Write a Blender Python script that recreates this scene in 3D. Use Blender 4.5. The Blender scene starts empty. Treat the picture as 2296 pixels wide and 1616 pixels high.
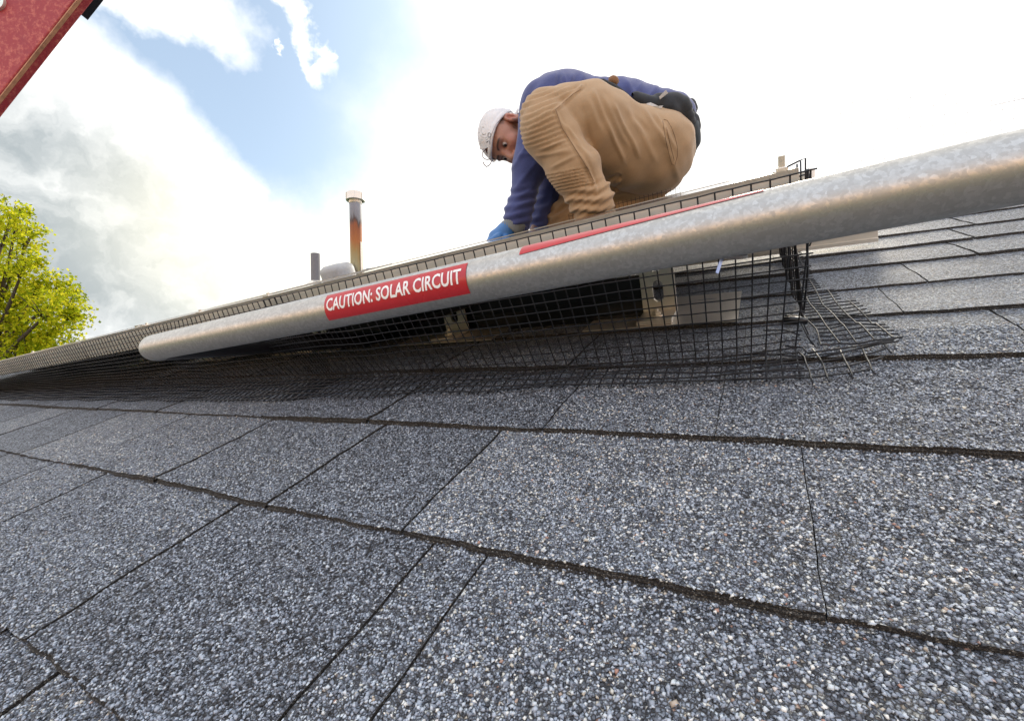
import bpy, bmesh, math, random
import numpy as np
from mathutils import Vector, Matrix
from mathutils.bvhtree import BVHTree
random.seed(7); rng = np.random.default_rng(7)
C = bpy.context.scene.collection
# ------------------------------------------------------------------ frame: X along the shingle courses, u up the slope, h off the roof
PIT = math.radians(21.5)
EX = np.array([1., 0, 0]); ES = np.array([0, math.cos(PIT), math.sin(PIT)]); EN = np.array([0, -math.sin(PIT), math.cos(PIT)])
CAMH = .19
def R(x, u, h): return EX * x + ES * u + EN * h
FPX = 1011.2
e_ = np.array([-.87115, -.03246, .48994]); s_ = np.array([.44657, .36243, .81806]); n_ = np.array([-.20413, .93144, -.30124])
s_ -= e_ * (s_ @ e_); s_ /= np.linalg.norm(s_)
n_ -= e_ * (n_ @ e_) + s_ * (n_ @ s_); n_ /= np.linalg.norm(n_)
CR, CU, CF = [EX * -e_[i] + ES * s_[i] + EN * n_[i] for i in range(3)]     # camera right, up, forward in the world
CO = R(0, 0, CAMH)
def cam2w(p):
    p = np.asarray(p, float)
    return CO + p[..., 0:1] * CR + p[..., 1:2] * CU + p[..., 2:3] * CF
def Q(x, y, Z): return np.array([(x - 1148) * Z / FPX, -(y - 808) * Z / FPX, Z])
def W(x, y, Z): return cam2w(Q(x, y, Z))
# ------------------------------------------------------------------ camera
cd = bpy.data.cameras.new('camera'); cam = bpy.data.objects.new('camera', cd); C.objects.link(cam)
cd.sensor_fit = 'HORIZONTAL'; cd.sensor_width = 36; cd.lens = 36 * FPX / 2296
cd.clip_start = .01; cd.clip_end = 5000
m = Matrix([[CR[i], CU[i], -CF[i], CO[i]] for i in range(3)] + [[0, 0, 0, 1]])
cam.matrix_world = m
S = bpy.context.scene; S.camera = cam
S.render.resolution_x = 1024; S.render.resolution_y = 720
cd.dof.use_dof = False
# ------------------------------------------------------------------ sun
sd = W(1800, 170, 1) - CO; sd /= np.linalg.norm(sd)
sl = bpy.data.lights.new('sun', 'SUN'); sl.energy = 1.5; sl.angle = math.radians(14); sl.color = (1, .9, .74)
so = bpy.data.objects.new('sun', sl); C.objects.link(so)
so.rotation_euler = Vector(sd).to_track_quat('Z', 'Y').to_euler()
SUN_EL = math.asin(sd[2]); SUN_AZ = math.atan2(sd[0], sd[1])
# ------------------------------------------------------------------ world
w = bpy.data.worlds.new('World'); S.world = w; w.use_nodes = True
class NT:
    def __init__(s, t): s.t = t; t.nodes.clear()
    def n(s, k, **kw):
        nd = s.t.nodes.new(k)
        for a, b in kw.items():
            if a.startswith('i_'):
                key = a[2:]; key = int(key) if key.isdigit() else key.replace('_', ' ')
                if hasattr(b, 'is_output') or isinstance(b, bpy.types.NodeSocket): s.t.links.new(b, nd.inputs[key])
                else: nd.inputs[key].default_value = b
            else: setattr(nd, a, b)
        return nd
    def math(s, op, a, b=None, c=None, clamp=False):
        nd = s.t.nodes.new('ShaderNodeMath'); nd.operation = op; nd.use_clamp = clamp
        for i, v in enumerate((a, b, c)):
            if v is None: continue
            if isinstance(v, bpy.types.NodeSocket): s.t.links.new(v, nd.inputs[i])
            else: nd.inputs[i].default_value = v
        return nd.outputs[0]
    def ramp(s, fac, stops, interp='LINEAR'):
        nd = s.t.nodes.new('ShaderNodeValToRGB'); nd.color_ramp.interpolation = interp
        el = nd.color_ramp.elements
        while len(el) > 1: el.remove(el[-1])
        el[0].position = stops[0][0]; el[0].color = (*stops[0][1], 1)
        for p, c in stops[1:]:
            e = el.new(p); e.color = (*c, 1)
        s.t.links.new(fac, nd.inputs[0]); return nd.outputs[0]
    def mix(s, f, a, b, bt='MIX'):
        nd = s.t.nodes.new('ShaderNodeMix'); nd.data_type = 'RGBA'; nd.blend_type = bt
        for i, v in ((0, f), (6, a), (7, b)):
            if isinstance(v, bpy.types.NodeSocket): s.t.links.new(v, nd.inputs[i])
            else: nd.inputs[i].default_value = v if i == 0 else (*v[:3], 1)
        return nd.outputs[2]
    def noise(s, vec, scale, detail=4, rough=.5, dist=0, out=0):
        nd = s.t.nodes.new('ShaderNodeTexNoise')
        if vec is not None: s.t.links.new(vec, nd.inputs['Vector'])
        nd.inputs['Scale'].default_value = scale; nd.inputs['Detail'].default_value = detail
        nd.inputs['Roughness'].default_value = rough; nd.inputs['Distortion'].default_value = dist
        return nd.outputs[out]
    def mapr(s, v, a, b, c=0., d=1., smooth=True):
        nd = s.t.nodes.new('ShaderNodeMapRange'); nd.interpolation_type = 'SMOOTHSTEP' if smooth else 'LINEAR'
        s.t.links.new(v, nd.inputs[0])
        for i, x in enumerate((a, b, c, d)): nd.inputs[i + 1].default_value = x
        return nd.outputs[0]
N = NT(w.node_tree)
tc = N.n('ShaderNodeTexCoord').outputs['Generated']
def dotc(v):
    nd = N.n('ShaderNodeVectorMath', operation='DOT_PRODUCT', i_0=tc); nd.inputs[1].default_value = tuple(v); return nd.outputs['Value']
# azimuth / elevation of each direction (degrees, azimuth zero toward the ridge side)
fwd = np.array([CF[0], CF[1], 0]); fwd /= np.linalg.norm(fwd); rgt = np.array([fwd[1], -fwd[0], 0])
az = N.math('MULTIPLY', N.math('ARCTAN2', dotc(rgt), dotc(fwd)), 57.2958)
el = N.math('MULTIPLY', N.math('ARCSINE', dotc((0, 0, 1))), 57.2958)
comb = N.n('ShaderNodeCombineXYZ', i_0=az, i_1=el).outputs[0]
wn = N.noise(tc, 5.0, 6, .6, 0, 1); wsub = N.n('ShaderNodeVectorMath', operation='SUBTRACT', i_0=wn); wsub.inputs[1].default_value = (.5, .5, .5)
wsc = N.n('ShaderNodeVectorMath', operation='MULTIPLY', i_0=wsub.outputs[0]); wsc.inputs[1].default_value = (14, 14, 0)
warp = N.n('ShaderNodeVectorMath', operation='ADD', i_0=comb, i_1=wsc.outputs[0]).outputs[0]
wsc2 = N.n('ShaderNodeVectorMath', operation='MULTIPLY', i_0=wsub.outputs[0]); wsc2.inputs[1].default_value = (19, 15, 0)
warp2 = N.n('ShaderNodeVectorMath', operation='ADD', i_0=comb, i_1=wsc2.outputs[0]).outputs[0]
def azel(x, y):
    d = W(x, y, 1) - CO; d /= np.linalg.norm(d)
    return math.degrees(math.atan2(d @ rgt, d @ fwd)), math.degrees(math.asin(d[2]))
def blob(x, y, rx, ry, rot=0, soft=.5, vec=None):
    a, e = azel(x, y)
    nd = N.n('ShaderNodeVectorMath', operation='SUBTRACT', i_0=vec or warp); nd.inputs[1].default_value = (a, e, 0)
    r = N.n('ShaderNodeVectorRotate', rotation_type='Z_AXIS', i_0=nd.outputs[0]); r.inputs['Angle'].default_value = math.radians(-rot)
    sc = N.n('ShaderNodeVectorMath', operation='DIVIDE', i_0=r.outputs[0]); sc.inputs[1].default_value = (rx, ry, 1)
    ln = N.n('ShaderNodeVectorMath', operation='LENGTH', i_0=sc.outputs[0]).outputs['Value']
    return N.mapr(ln, 1 - soft, 1 + soft, 1, 0)
sky = N.n('ShaderNodeTexSky'); sky.sky_type = 'NISHITA'; sky.sun_disc = False
sky.sun_elevation = SUN_EL; sky.sun_rotation = SUN_AZ; sky.air_density = 1.2; sky.dust_density = 1.0; sky.ozone_density = 2
mx = lambda *a: a[0] if len(a) == 1 else N.math('MAXIMUM', a[0], mx(*a[1:]))
blue = mx(blob(480, 190, 20, 14, 0, .5), blob(740, 60, 13, 12, 0, .7), blob(250, 60, 14, 10, 0, .5), blob(620, 290, 8, 7, -30, .9))
wisp = mx(blob(395, 14, 4.6, 2.2, 4, .7, warp2), blob(330, -2, 7, 1.8, 0, .7, warp2), blob(432, 50, 1.3, 1.3, 50, .8, warp2), blob(690, 96, 3.6, .7, -30, 1., warp2), blob(630, 12, 1.0, 1.3, -50, .7, warp2),
          blob(165, 70, .6, .6, 0, .8, warp2), blob(742, 125, .7, .4, -30, .9, warp2), blob(600, 92, .5, .3, 0, .9, warp2))
wbig = N.n('ShaderNodeVectorMath', operation='MULTIPLY', i_0=wsub.outputs[0]); wbig.inputs[1].default_value = (10, 9, 0)
warp3 = N.n('ShaderNodeVectorMath', operation='ADD', i_0=comb, i_1=wbig.outputs[0]).outputs[0]
big = mx(blob(60, 430, 21, 14.5, -38, .16, warp3), blob(330, 350, 8, 3.4, -38, .25, warp3), blob(385, 272, 1.4, .7, 0, .6, warp2))
cover = N.math('MAXIMUM', N.math('SUBTRACT', 1, N.math('MULTIPLY', blue, .96)), N.math('MAXIMUM', wisp, big))
grey = mx(blob(30, 300, 6, 5, -30, .9, warp3), blob(190, 395, 9, 2.8, -28, .8, warp), blob(340, 480, 8, 3.8, -50, .6, warp), blob(150, 530, 17, 4.5, -12, .6, warp), blob(430, 615, 9, 3.6, -28, .7, warp), blob(280, 650, 15, 6, -15, .7, warp), blob(40, 640, 14, 8, 0, .9, warp3))
gl = N.noise(warp2, .16, 5, .6)
white = N.mix(N.math('MULTIPLY', grey, N.mapr(gl, .2, .65, .55, 1)), (9.5, 9.4, 9.1), (2.9, 3.25, 3.4))
fac_front = N.mapr(az, -55, -10)
glow = blob(700, 540, 14, 9, 0, .8, comb)
white = N.mix(N.math('MULTIPLY', glow, .8), white, (10.5, 9.9, 7.8))
# away from the sun the overcast is dimmer, and warm low down
back = N.mapr(N.math('ABSOLUTE', az), 62, 120)
lowb = N.mapr(el, 1, 17, 1, 0)
bc = N.mix(N.math('MULTIPLY', lowb, .85), (7.6, 8.3, 9.6), (22.0, 12.0, 5.0))
white = N.mix(back, white, bc)
skyc = N.mix(1.0, sky.outputs[0], (1.15, 1.12, 1.1), 'MULTIPLY')
haze = N.mix(N.math('ADD', .30, N.mapr(az, -32, 2, 0, .65)), skyc, (5.2, 6.4, 7.4))
final = N.mix(cover, haze, white)
bg = N.n('ShaderNodeBackground', i_0=final, i_1=.1)
N.n('ShaderNodeOutputWorld', i_0=bg.outputs[0])
S.view_settings.view_transform = 'Standard'; S.view_settings.look = 'None'; S.view_settings.gamma = 1
S.view_settings.exposure = 0.75
# ------------------------------------------------------------------ helpers
def tag(o, label=None, cat=None, group=None, kind=None):
    if label: o['label'] = label
    if cat: o['category'] = cat
    if group: o['group'] = group
    if kind: o['kind'] = kind
    return o
def thing(name, label, cat, loc=(0, 0, 0), group=None):
    o = bpy.data.objects.new(name, None); C.objects.link(o); o.location = tuple(loc); o.empty_display_size = .05
    return tag(o, label, cat, group)
def link(name, me, mat, parent=None, smooth=False, mi=None):
    o = bpy.data.objects.new(name, me); C.objects.link(o)
    for mm in (mat if isinstance(mat, (list, tuple)) else [mat]): me.materials.append(mm)
    if smooth: me.polygons.foreach_set('use_smooth', [True] * len(me.polygons))
    if mi is not None: me.polygons.foreach_set('material_index', mi)
    if parent is not None:
        o.parent = parent; o.matrix_parent_inverse = Matrix.Translation(parent.location).inverted()
    me.update(); return o
class MB:
    def __init__(s): s.v = []; s.f = []
    def add(s, v, f):
        b = len(s.v); s.v += [tuple(map(float, p)) for p in v]; s.f += [tuple(b + i for i in q) for q in f]
    def box(s, o, a, b, c):                    # corner o and three edge vectors
        o, a, b, c = map(np.asarray, (o, a, b, c))
        v = [o, o + a, o + a + b, o + b]; v += [p + c for p in v]
        f = [(0, 3, 2, 1), (4, 5, 6, 7), (0, 1, 5, 4), (1, 2, 6, 5), (2, 3, 7, 6), (3, 0, 4, 7)]
        if np.dot(np.cross(a, b), c) < 0: f = [q[::-1] for q in f]
        s.add(v, f)
    def tube(s, pts, r, n=8, cap=True):
        P = [np.asarray(p, float) for p in pts]; k = len(P); rr = r if hasattr(r, '__len__') else [r] * k
        up = None; v = []
        for i in range(k):
            t = P[min(i + 1, k - 1)] - P[max(i - 1, 0)]; t /= np.linalg.norm(t) + 1e-12
            if up is None:
                up = np.cross(t, [0, 0, 1.]) if abs(t[2]) < .9 else np.cross(t, [1., 0, 0])
            up = up - t * (up @ t); up /= np.linalg.norm(up); sd_ = np.cross(t, up)
            for j in range(n):
                a = 2 * math.pi * j / n; v.append(P[i] + rr[i] * (math.cos(a) * up + math.sin(a) * sd_))
        f = [(i * n + j, i * n + (j + 1) % n, (i + 1) * n + (j + 1) % n, (i + 1) * n + j) for i in range(k - 1) for j in range(n)]
        if cap: f += [tuple(range(n))[::-1], tuple((k - 1) * n + j for j in range(n))]
        s.add(v, f)
    def build(s, name, mat, parent=None, smooth=False, bevel=0):
        me = bpy.data.meshes.new(name); me.from_pydata(s.v, [], s.f); me.update()
        o = link(name, me, mat, parent, smooth)
        if bevel:
            bv = o.modifiers.new('bevel', 'BEVEL'); bv.width = bevel; bv.segments = 2; bv.limit_method = 'ANGLE'; bv.harden_normals = True
            me.polygons.foreach_set('use_smooth', [True] * len(me.polygons))
        return o
def npmesh(name, V, F, mat, parent=None, smooth=False):
    V = np.asarray(V, np.float32); F = np.asarray(F, np.int32); k = F.shape[1]
    me = bpy.data.meshes.new(name); me.vertices.add(len(V)); me.vertices.foreach_set('co', V.ravel())
    me.loops.add(F.size); me.loops.foreach_set('vertex_index', F.ravel())
    me.polygons.add(len(F)); me.polygons.foreach_set('loop_start', np.arange(0, F.size, k, dtype=np.int32))
    me.polygons.foreach_set('loop_total', np.full(len(F), k, np.int32)); me.update(calc_edges=True); me.validate()
    return link(name, me, mat, parent, smooth)
def mat(name):
    M = bpy.data.materials.new(name); M.use_nodes = True; n = NT(M.node_tree)
    p = n.n('ShaderNodeBsdfPrincipled'); n.n('ShaderNodeOutputMaterial', i_0=p.outputs[0]); return M, n, p
def setp(n, p, **kw):
    for k, v in kw.items():
        key = k.replace('_', ' ')
        if isinstance(v, bpy.types.NodeSocket): n.t.links.new(v, p.inputs[key])
        else: p.inputs[key].default_value = v
def bump(n, p, h, st=.3, dist=.002):
    b = n.n('ShaderNodeBump', i_Height=h); b.inputs['Strength'].default_value = st; b.inputs['Distance'].default_value = dist
    n.t.links.new(b.outputs[0], p.inputs['Normal']); return b
def simple(name, col, rough=.5, metal=0., var=.12, scale=60, bs=.15, bd=.001, **kw):
    M, n, p = mat(name); o = n.n('ShaderNodeTexCoord').outputs['Object']
    nz = n.noise(o, scale, 5, .6); nz2 = n.noise(o, scale * .13, 3)
    f = n.math('ADD', n.math('MULTIPLY', nz, .6), n.math('MULTIPLY', nz2, .4))
    c = n.mix(n.mapr(f, .3, .7), [x * (1 - var) for x in col], [min(1, x * (1 + var)) for x in col])
    setp(n, p, Base_Color=c, Roughness=n.mapr(nz2, .3, .7, max(0, rough - .06), rough + .06), Metallic=metal, **kw); bump(n, p, nz, bs, bd); return M
# ------------------------------------------------------------------ materials
GRAN = [(0, (.024, .026, .031)), (.12, (.052, .058, .070)), (.25, (.12, .135, .165)), (.42, (.21, .237, .285)), (.60, (.305, .345, .41)), (.80, (.42, .47, .545)), (.93, (.61, .665, .71)), (.972, (.61, .60, .53)), (.990, (.46, .39, .31)), (.996, (.40, .21, .16)), (1.0, (.80, .80, .76))]
def shingle_mat():
    M, n, p = mat('asphalt_shingle'); o = n.n('ShaderNodeTexCoord').outputs['Object']
    wv = n.n('ShaderNodeVectorMath', operation='MULTIPLY', i_0=n.noise(o, 900, 2, .5, 0, 1)); wv.inputs[1].default_value = (.0009,) * 3
    oo = n.n('ShaderNodeVectorMath', operation='ADD', i_0=o, i_1=wv.outputs[0]).outputs[0]
    v = n.n('ShaderNodeTexVoronoi', feature='F1', i_Vector=oo, i_Scale=620.); v.inputs['Randomness'].default_value = 1
    ve = n.n('ShaderNodeTexVoronoi', feature='DISTANCE_TO_EDGE', i_Vector=oo, i_Scale=620.)
    sep = n.n('ShaderNodeSeparateColor', i_0=v.outputs['Color'])
    at = n.n('ShaderNodeAttribute', attribute_name='tint').outputs['Fac']
    big_ = n.noise(o, 26, 5, .65); mid = n.noise(o, 7, 4, .6)
    fac = n.math('ADD', sep.outputs[0], n.math('ADD', n.math('MULTIPLY', n.math('SUBTRACT', big_, .5), .22), n.math('MULTIPLY', at, .30)), clamp=True)
    c = n.ramp(fac, GRAN)
    bald = n.math('MULTIPLY', n.mapr(n.noise(o, 34, 6, .75), .56, .66), .8)
    edge = n.mapr(ve.outputs['Distance'], .03, .14, .8, 0)
    c = n.mix(n.math('MAXIMUM', edge, n.math('MULTIPLY', bald, n.mapr(sep.outputs[1], .35, .6))), c, (.03, .025, .022))
    c = n.mix(n.math('MULTIPLY', n.mapr(mid, .55, .75), .35), c, (.055, .05, .045))
    setp(n, p, Base_Color=c, Roughness=.62); p.inputs['Specular IOR Level'].default_value = .45
    hgt = n.math('ADD', n.mapr(ve.outputs['Distance'], 0, .25), n.math('MULTIPLY', sep.outputs[2], .6))
    bump(n, p, hgt, 1.0, .0011); return M
M_SH = shingle_mat()
def edge_mat():
    M, n, p = mat('shingle_cut_edge'); o = n.n('ShaderNodeTexCoord').outputs['Object']
    v = n.n('ShaderNodeTexVoronoi', i_Vector=o, i_Scale=1500.); sep = n.n('ShaderNodeSeparateColor', i_0=v.outputs['Color'])
    c = n.ramp(sep.outputs[0], [(0, (.012, .011, .010)), (.6, (.035, .030, .026)), (.85, (.075, .066, .056)), (.96, (.16, .15, .13)), (1, (.36, .34, .30))])
    setp(n, p, Base_Color=c, Roughness=.85); bump(n, p, v.outputs['Distance'], .9, .001); return M
M_ED = edge_mat()
def gran_mat():
    M, n, p = mat('stone_granule'); g = n.n('ShaderNodeNewGeometry').outputs['Random Per Island']
    at = n.n('ShaderNodeAttribute', attribute_name='tint').outputs['Fac']
    c = n.ramp(n.math('ADD', g, n.math('MULTIPLY', at, .30), clamp=True), GRAN)
    setp(n, p, Base_Color=c, Roughness=.55); p.inputs['Specular IOR Level'].default_value = .5; return M
M_GR = gran_mat()
def galv(name, base=(.62, .62, .61), rough=.38, metal=.85, sc=520):
    M, n, p = mat(name); o = n.n('ShaderNodeTexCoord').outputs['Object']
    v = n.n('ShaderNodeTexVoronoi', i_Vector=n.n('ShaderNodeVectorMath', operation='ADD', i_0=o, i_1=n.n('ShaderNodeVectorMath', operation='SCALE', i_0=n.noise(o, 300, 3, .6, 0, 1), i_Scale=.004).outputs[0]).outputs[0], i_Scale=float(sc))
    sp = n.n('ShaderNodeSeparateColor', i_0=v.outputs['Color']); nz = n.noise(o, 40, 6, .7); nf = n.noise(o, 900, 3, .6)
    f = n.math('ADD', n.math('MULTIPLY', sp.outputs[0], .28), n.math('ADD', n.math('MULTIPLY', nz, .4), n.math('MULTIPLY', nf, .25)))
    c = n.mix(n.mapr(f, .3, .8), [b * .85 for b in base], [min(1, b * 1.15) for b in base])
    st = n.mapr(n.noise(o, 18, 5, .7), .62, .75); c = n.mix(n.math('MULTIPLY', st, .25), c, (.30, .26, .21))
    setp(n, p, Base_Color=c, Metallic=metal, Roughness=n.mapr(f, .3, .8, rough + .14, rough - .04)); bump(n, p, f, .12, .0006); return M
M_GALV = galv('galvanised_steel', (.50, .485, .455), .34)
M_ALU = simple('brushed_aluminium', (.74, .69, .62), .42, .75, .06, 90, .05)
M_FRAME = simple('silver_panel_frame', (.66, .63, .57), .46, .55, .05, 60, .05)
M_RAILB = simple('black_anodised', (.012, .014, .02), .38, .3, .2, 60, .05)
M_GLASS = simple('panel_glass', (.02, .028, .05), .06, 0, .1, 10, 0); M_BACK = simple('white_backsheet', (.10, .10, .11), .6)
M_WIRE = simple('black_coated_wire', (.012, .013, .017), .55, 0, .2, 200, .1)
M_GLAREW = simple('glare_wire', (.75, .74, .74), .4, .3, .05)  # near-white wire colour imitates the glare washing it out
M_RED = simple('red_vinyl_label', (.47, .022, .032), .30, 0, .06, 120, .06); M_WHITE = simple('white_print', (.86, .84, .84), .35, 0, .02)
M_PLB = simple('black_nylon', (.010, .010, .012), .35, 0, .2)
M_STEEL = simple('zinc_bolt', (.62, .58, .50), .42, .6, .08, 200, .1)
# ------------------------------------------------------------------ ground, house
g = MB(); g.add([(-900, -900, -5.2), (900, -900, -5.2), (900, 900, -5.2), (-900, 900, -5.2)], [(0, 1, 2, 3)])
tag(g.build('ground', simple('lawn', (.06, .09, .03), .9, 0, .4, .6, .5, .1)), kind='structure')
house = thing('house', 'house under the dark grey asphalt shingle roof in the foreground', 'house', (0, 0, -5.2))
U0, U1, XL, XR = -.9, 2.80, -3.12, 2.6
us = [-.55, -.405, -.262, -.116, .0307, .177, .3235, .478, .612, .741, .876, 1.0, 1.128]
while us[-1] < U1 - .16: us.append(us[-1] + .135)
seams = {3: [-.355, -.12, .19], 4: [-1.05, -.86, -.69, -.411, -.192, -.151, .31], 5: [-1.24, -1.0, -.79, -.572, -.372, -.221, .019, .36], 6: [-1.37, -1.13, -.90, -.60, -.40, -.178, -.035, .21, .42],
         7: [-.7, -.42, -.21, -.02, .2], 9: [-.3, -.05, .183, .5], 11: [-.4, .02, .30, .55]}
dbl = {4: {(-.69, -.411): 0}, 5: {(-.221, .019): 2, (-.372, -.221): 1, (.019, .36): 0}, 6: {(-.035, .21): 2, (-.40, -.178): 1}}
def wob(x, y, s=1.): return math.sin(x * 9.1 * s + y * 5.3) * .5 + math.sin(x * 21.7 * s + 1.7 + y * 13.1) * .3 + math.sin(x * 47. * s + 4.1 - y * 31.) * .2
def gapw(x): return .0003 + .0020 * min(1, max(0, (abs(x) - .1) / .25))
TABS = []                                      # (k, x0, x1, lift, tint)
for k in range(len(us)):
    sx = list(seams.get(k, [])); x = XL; L = []
    lo = min(sx) if sx else XR; hi = max(sx) if sx else XL
    r_ = random.Random(k * 13 + 5); a = XL; ls = [XL]
    while a < lo - .16: a += r_.uniform(.12, .30); ls.append(min(a, lo - .05)) if a < lo - .08 else None
    ls += sx; a = hi if sx else XR
    while a < XR - .2: a += r_.uniform(.12, .32); ls.append(a)
    ls.append(XR)
    if not sx:
        ls = [XL]; a = XL
        while a < XR - .2: a += r_.uniform(.12, .32); ls.append(a)
        ls.append(XR)
    ls = sorted(set(round(q, 4) for q in ls))
    for a, b in zip(ls[:-1], ls[1:]):
        if b - a < .01: continue
        d_ = dbl.get(k, {}).get((a, b), None)
        if d_ is None: d_ = r_.choice([0, 0, 1, 1, 2])
        TABS.append((k, a, b, d_, r_.uniform(-.32, .32)))
def uk_end(k): return us[k + 1] if k + 1 < len(us) else U1
def edge_u(k, x): return us[k] + .0022 * wob(x, k * 1.7) + (.004 * math.exp(-((x + .72) / .1) ** 2) if k == 4 else 0)
def top(k, x, u, lift):                        # height of a tab's upper face
    t = (u - us[k]) / (uk_end(k) - us[k])
    th = .0031 + .0006 * lift
    curl = .0022 * max(0, wob(x, k * 2.3, .6)) * max(0, 1 - t) ** 2
    return th * (1 - t) + .0004 + curl + .0009 * wob(x * 1.3, u * 8 + k)
V = []; F = []; MI = []; TI = []
for (k, a, b, lift, ti) in TABS:
    near = a < .7 and b > -1.6 and k < 13
    gx = .012 if near else .06; nx = max(2, int((b - a) / gx)); ue = uk_end(k) + .012; nu = 12 if near else 3
    base = len(V); a, b = a + gapw(a), b - gapw(b); g0 = 0
    for i in range(nx + 1):
        x = a + g0 + (b - a - 2 * g0) * i / nx
        for j in range(nu + 1):
            u0 = edge_u(k, x) + (.0008 * math.sin(x * 900 + k) if near else 0)
            u = u0 + (ue - u0) * (j / nu) ** 1.3
            xx = x + (.0007 * wob(u * 9, (a if i == 0 else b) * 7) if i in (0, nx) else 0)
            V.append(R(xx, u, top(k, x, u, lift)))
    idx = lambda i, j: base + i * (nu + 1) + j
    for i in range(nx):
        for j in range(nu): F.append((idx(i, j), idx(i + 1, j), idx(i + 1, j + 1), idx(i, j + 1))); MI.append(0); TI.append(ti)
    # front edge in plies, each stepped back a little
    nl = 1 + lift; fb = len(V)
    for i in range(nx + 1):
        x = a + g0 + (b - a - 2 * g0) * i / nx
        u0 = edge_u(k, x) + (.0008 * math.sin(x * 900 + k) if near else 0); h1 = top(k, x, u0, lift); hb = -.0008
        for q in range(nl):
            za = h1 + (hb - h1) * q / nl; zb = h1 + (hb - h1) * (q + .72) / nl; off = -.0013 * q + .0006 * wob(x * 3, q * 3)
            off = min(off, .0003) if q else 0
            V.append(R(x, u0 + off, za)); V.append(R(x, u0 + off, zb)); V.append(R(x, u0 + .0026, zb - .0001))
    w3 = nl * 3
    for i in range(nx):
        for q in range(nl * 3 - 1):
            p0 = fb + i * w3 + q; p1 = p0 + w3; F.append((p0 + 1, p1 + 1, p1, p0)); MI.append(1); TI.append(ti)
    for i in (0, nx):                          # tab sides
        sb = len(V)
        for j in range(nu + 1):
            vv = V[idx(i, j)]; V.append(vv); V.append(vv - EN * .003)
        for j in range(nu):
            q = (sb + 2 * j, sb + 2 * j + 2, sb + 2 * j + 3, sb + 2 * j + 1); F.append(q if i else q[::-1]); MI.append(1); TI.append(ti)
roof = npmesh('roof', V, F, [M_SH, M_ED], house, smooth=False)
roof.data.polygons.foreach_set('material_index', MI); sm = np.array(MI) == 0; roof.data.polygons.foreach_set('use_smooth', sm)
at = roof.data.attributes.new('tint', 'FLOAT', 'FACE'); at.data.foreach_set('value', TI)
b = MB()
def zr(x, u, h): return R(x, u, h)
b.box(zr(XL, -.62, -.03), EX * (XR - XL), ES * (U1 + .64), EN * .0245)
b.build('roof_deck', simple('roof_underlay', (.02, .018, .017), .9), house)
rb = zr(0, U1, 0)[1]; rz = zr(0, U1, 0)[2]
b = MB(); b.box((XL, rb, rz - .03), (XR - XL, 0, 0), (0, 4.2, -4.2 * math.tan(PIT)), (0, 0, .028)); b.build('rear_roof_slope', M_SH, house)
b = MB()
for i in range(int((XR - XL) / .13)):          # ridge caps
    x = XL + i * .13; rr = .0035
    v = [R(x, U1 - .11, .008 + rr), R(x + .15, U1 - .11, .004), R(x + .15, U1 + .004, .012), R(x, U1 + .004, .016 + rr)]
    dn = np.array([0, .11, -.11 * math.tan(PIT)])
    v += [v[3] + dn, v[2] + dn]; b.add(v, [(0, 1, 2, 3), (3, 2, 5, 4)])
b.build('ridge_cap', M_SH, house)
ye = zr(0, -.62, 0)[1] + .35
b = MB(); b.box((XL + .3, ye, -5.2), (XR - XL - .6, 0, 0), (0, rb + 3.9 - ye, 0), (0, 0, 4.75)); b.build('wall', simple('siding', (.6, .58, .52), .7), house)
# gables
for gx in (XL + .3, XR - .3):
    b = MB(); y1 = rb + 3.9; b.add([(gx, ye, -.45), (gx, y1, -.45), (gx, rb, rz - .05), (gx + .1, ye, -.45), (gx + .1, y1, -.45), (gx + .1, rb, rz - .05)], [(0, 1, 2), (3, 5, 4), (0, 2, 5, 3), (1, 4, 5, 2), (0, 3, 4, 1)])
    b.build('gable', simple('siding_gable', (.6, .58, .52), .7), house)
b = MB(); b.box(zr(XL, -.64, -.12), EX * (XR - XL), ES * -.10, EN * .10); b.build('gutter', M_WHITE, house, bevel=.01)
# ------------------------------------------------------------------ loose mineral granules bonded to the near shingles
tabs_k = {}
for t in TABS: tabs_k.setdefault(t[0], []).append(t)
NG = 330000
gxs = rng.uniform(-1.0, .42, NG); gus = rng.uniform(-.12, .56, NG)
rel = np.stack([gxs, gus, np.zeros(NG)], 1) - np.array([0, 0, CAMH])
r3 = rel[:, 0:1] * -e_ + rel[:, 1:2] * s_ + rel[:, 2:3] * n_
px = 1148 + FPX * r3[:, 0] / r3[:, 2]; py = 808 - FPX * r3[:, 1] / r3[:, 2]; dep = r3[:, 2]
vis = (dep > .05) & (px > -120) & (px < 2420) & (py < 1720) & (rng.random(NG) < np.clip(1.5 - dep * 2.0, 0, 1))
gxs, gus, dep = gxs[vis], gus[vis], dep[vis]
hs, ts, keep = [], [], []
ua = np.array(us)
for x, u in zip(gxs, gus):
    k = int(np.searchsorted(ua, u)) - 1
    while k >= 0 and u < edge_u(k, x) + .0006: k -= 1
    if k + 1 < len(us) and u > edge_u(k + 1, x) - .0004: k += 1
    T = None
    for t in tabs_k.get(k, []):
        if t[1] <= x < t[2]: T = t; break
    if T is None or x - T[1] < gapw(T[1]) + .0010 or T[2] - x < gapw(T[2]) + .0010: keep.append(False); hs.append(0); ts.append(0); continue
    bald = wob(x * 7.3, u * 60 + k) * wob(x * 3.1 + 9, u * 31) > .24
    for (wx, wu, wr) in ((.235, .245, .022), (.285, .262, .030), (.10, .155, .016), (-.16, .30, .014), (.03, .19, .012)):
        if ((x - wx) / wr) ** 2 + ((u - wu) / (wr * .35)) ** 2 < .7 + .6 * wob(x * 20, u * 200): bald = True
    keep.append(not (bald and random.random() < .72)); hs.append(top(k, x, u, T[3])); ts.append(T[4] + .42 * wob(x * 1.1 + k, u * 9) * wob(x * .5, u * 4 + k * 3))
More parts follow.
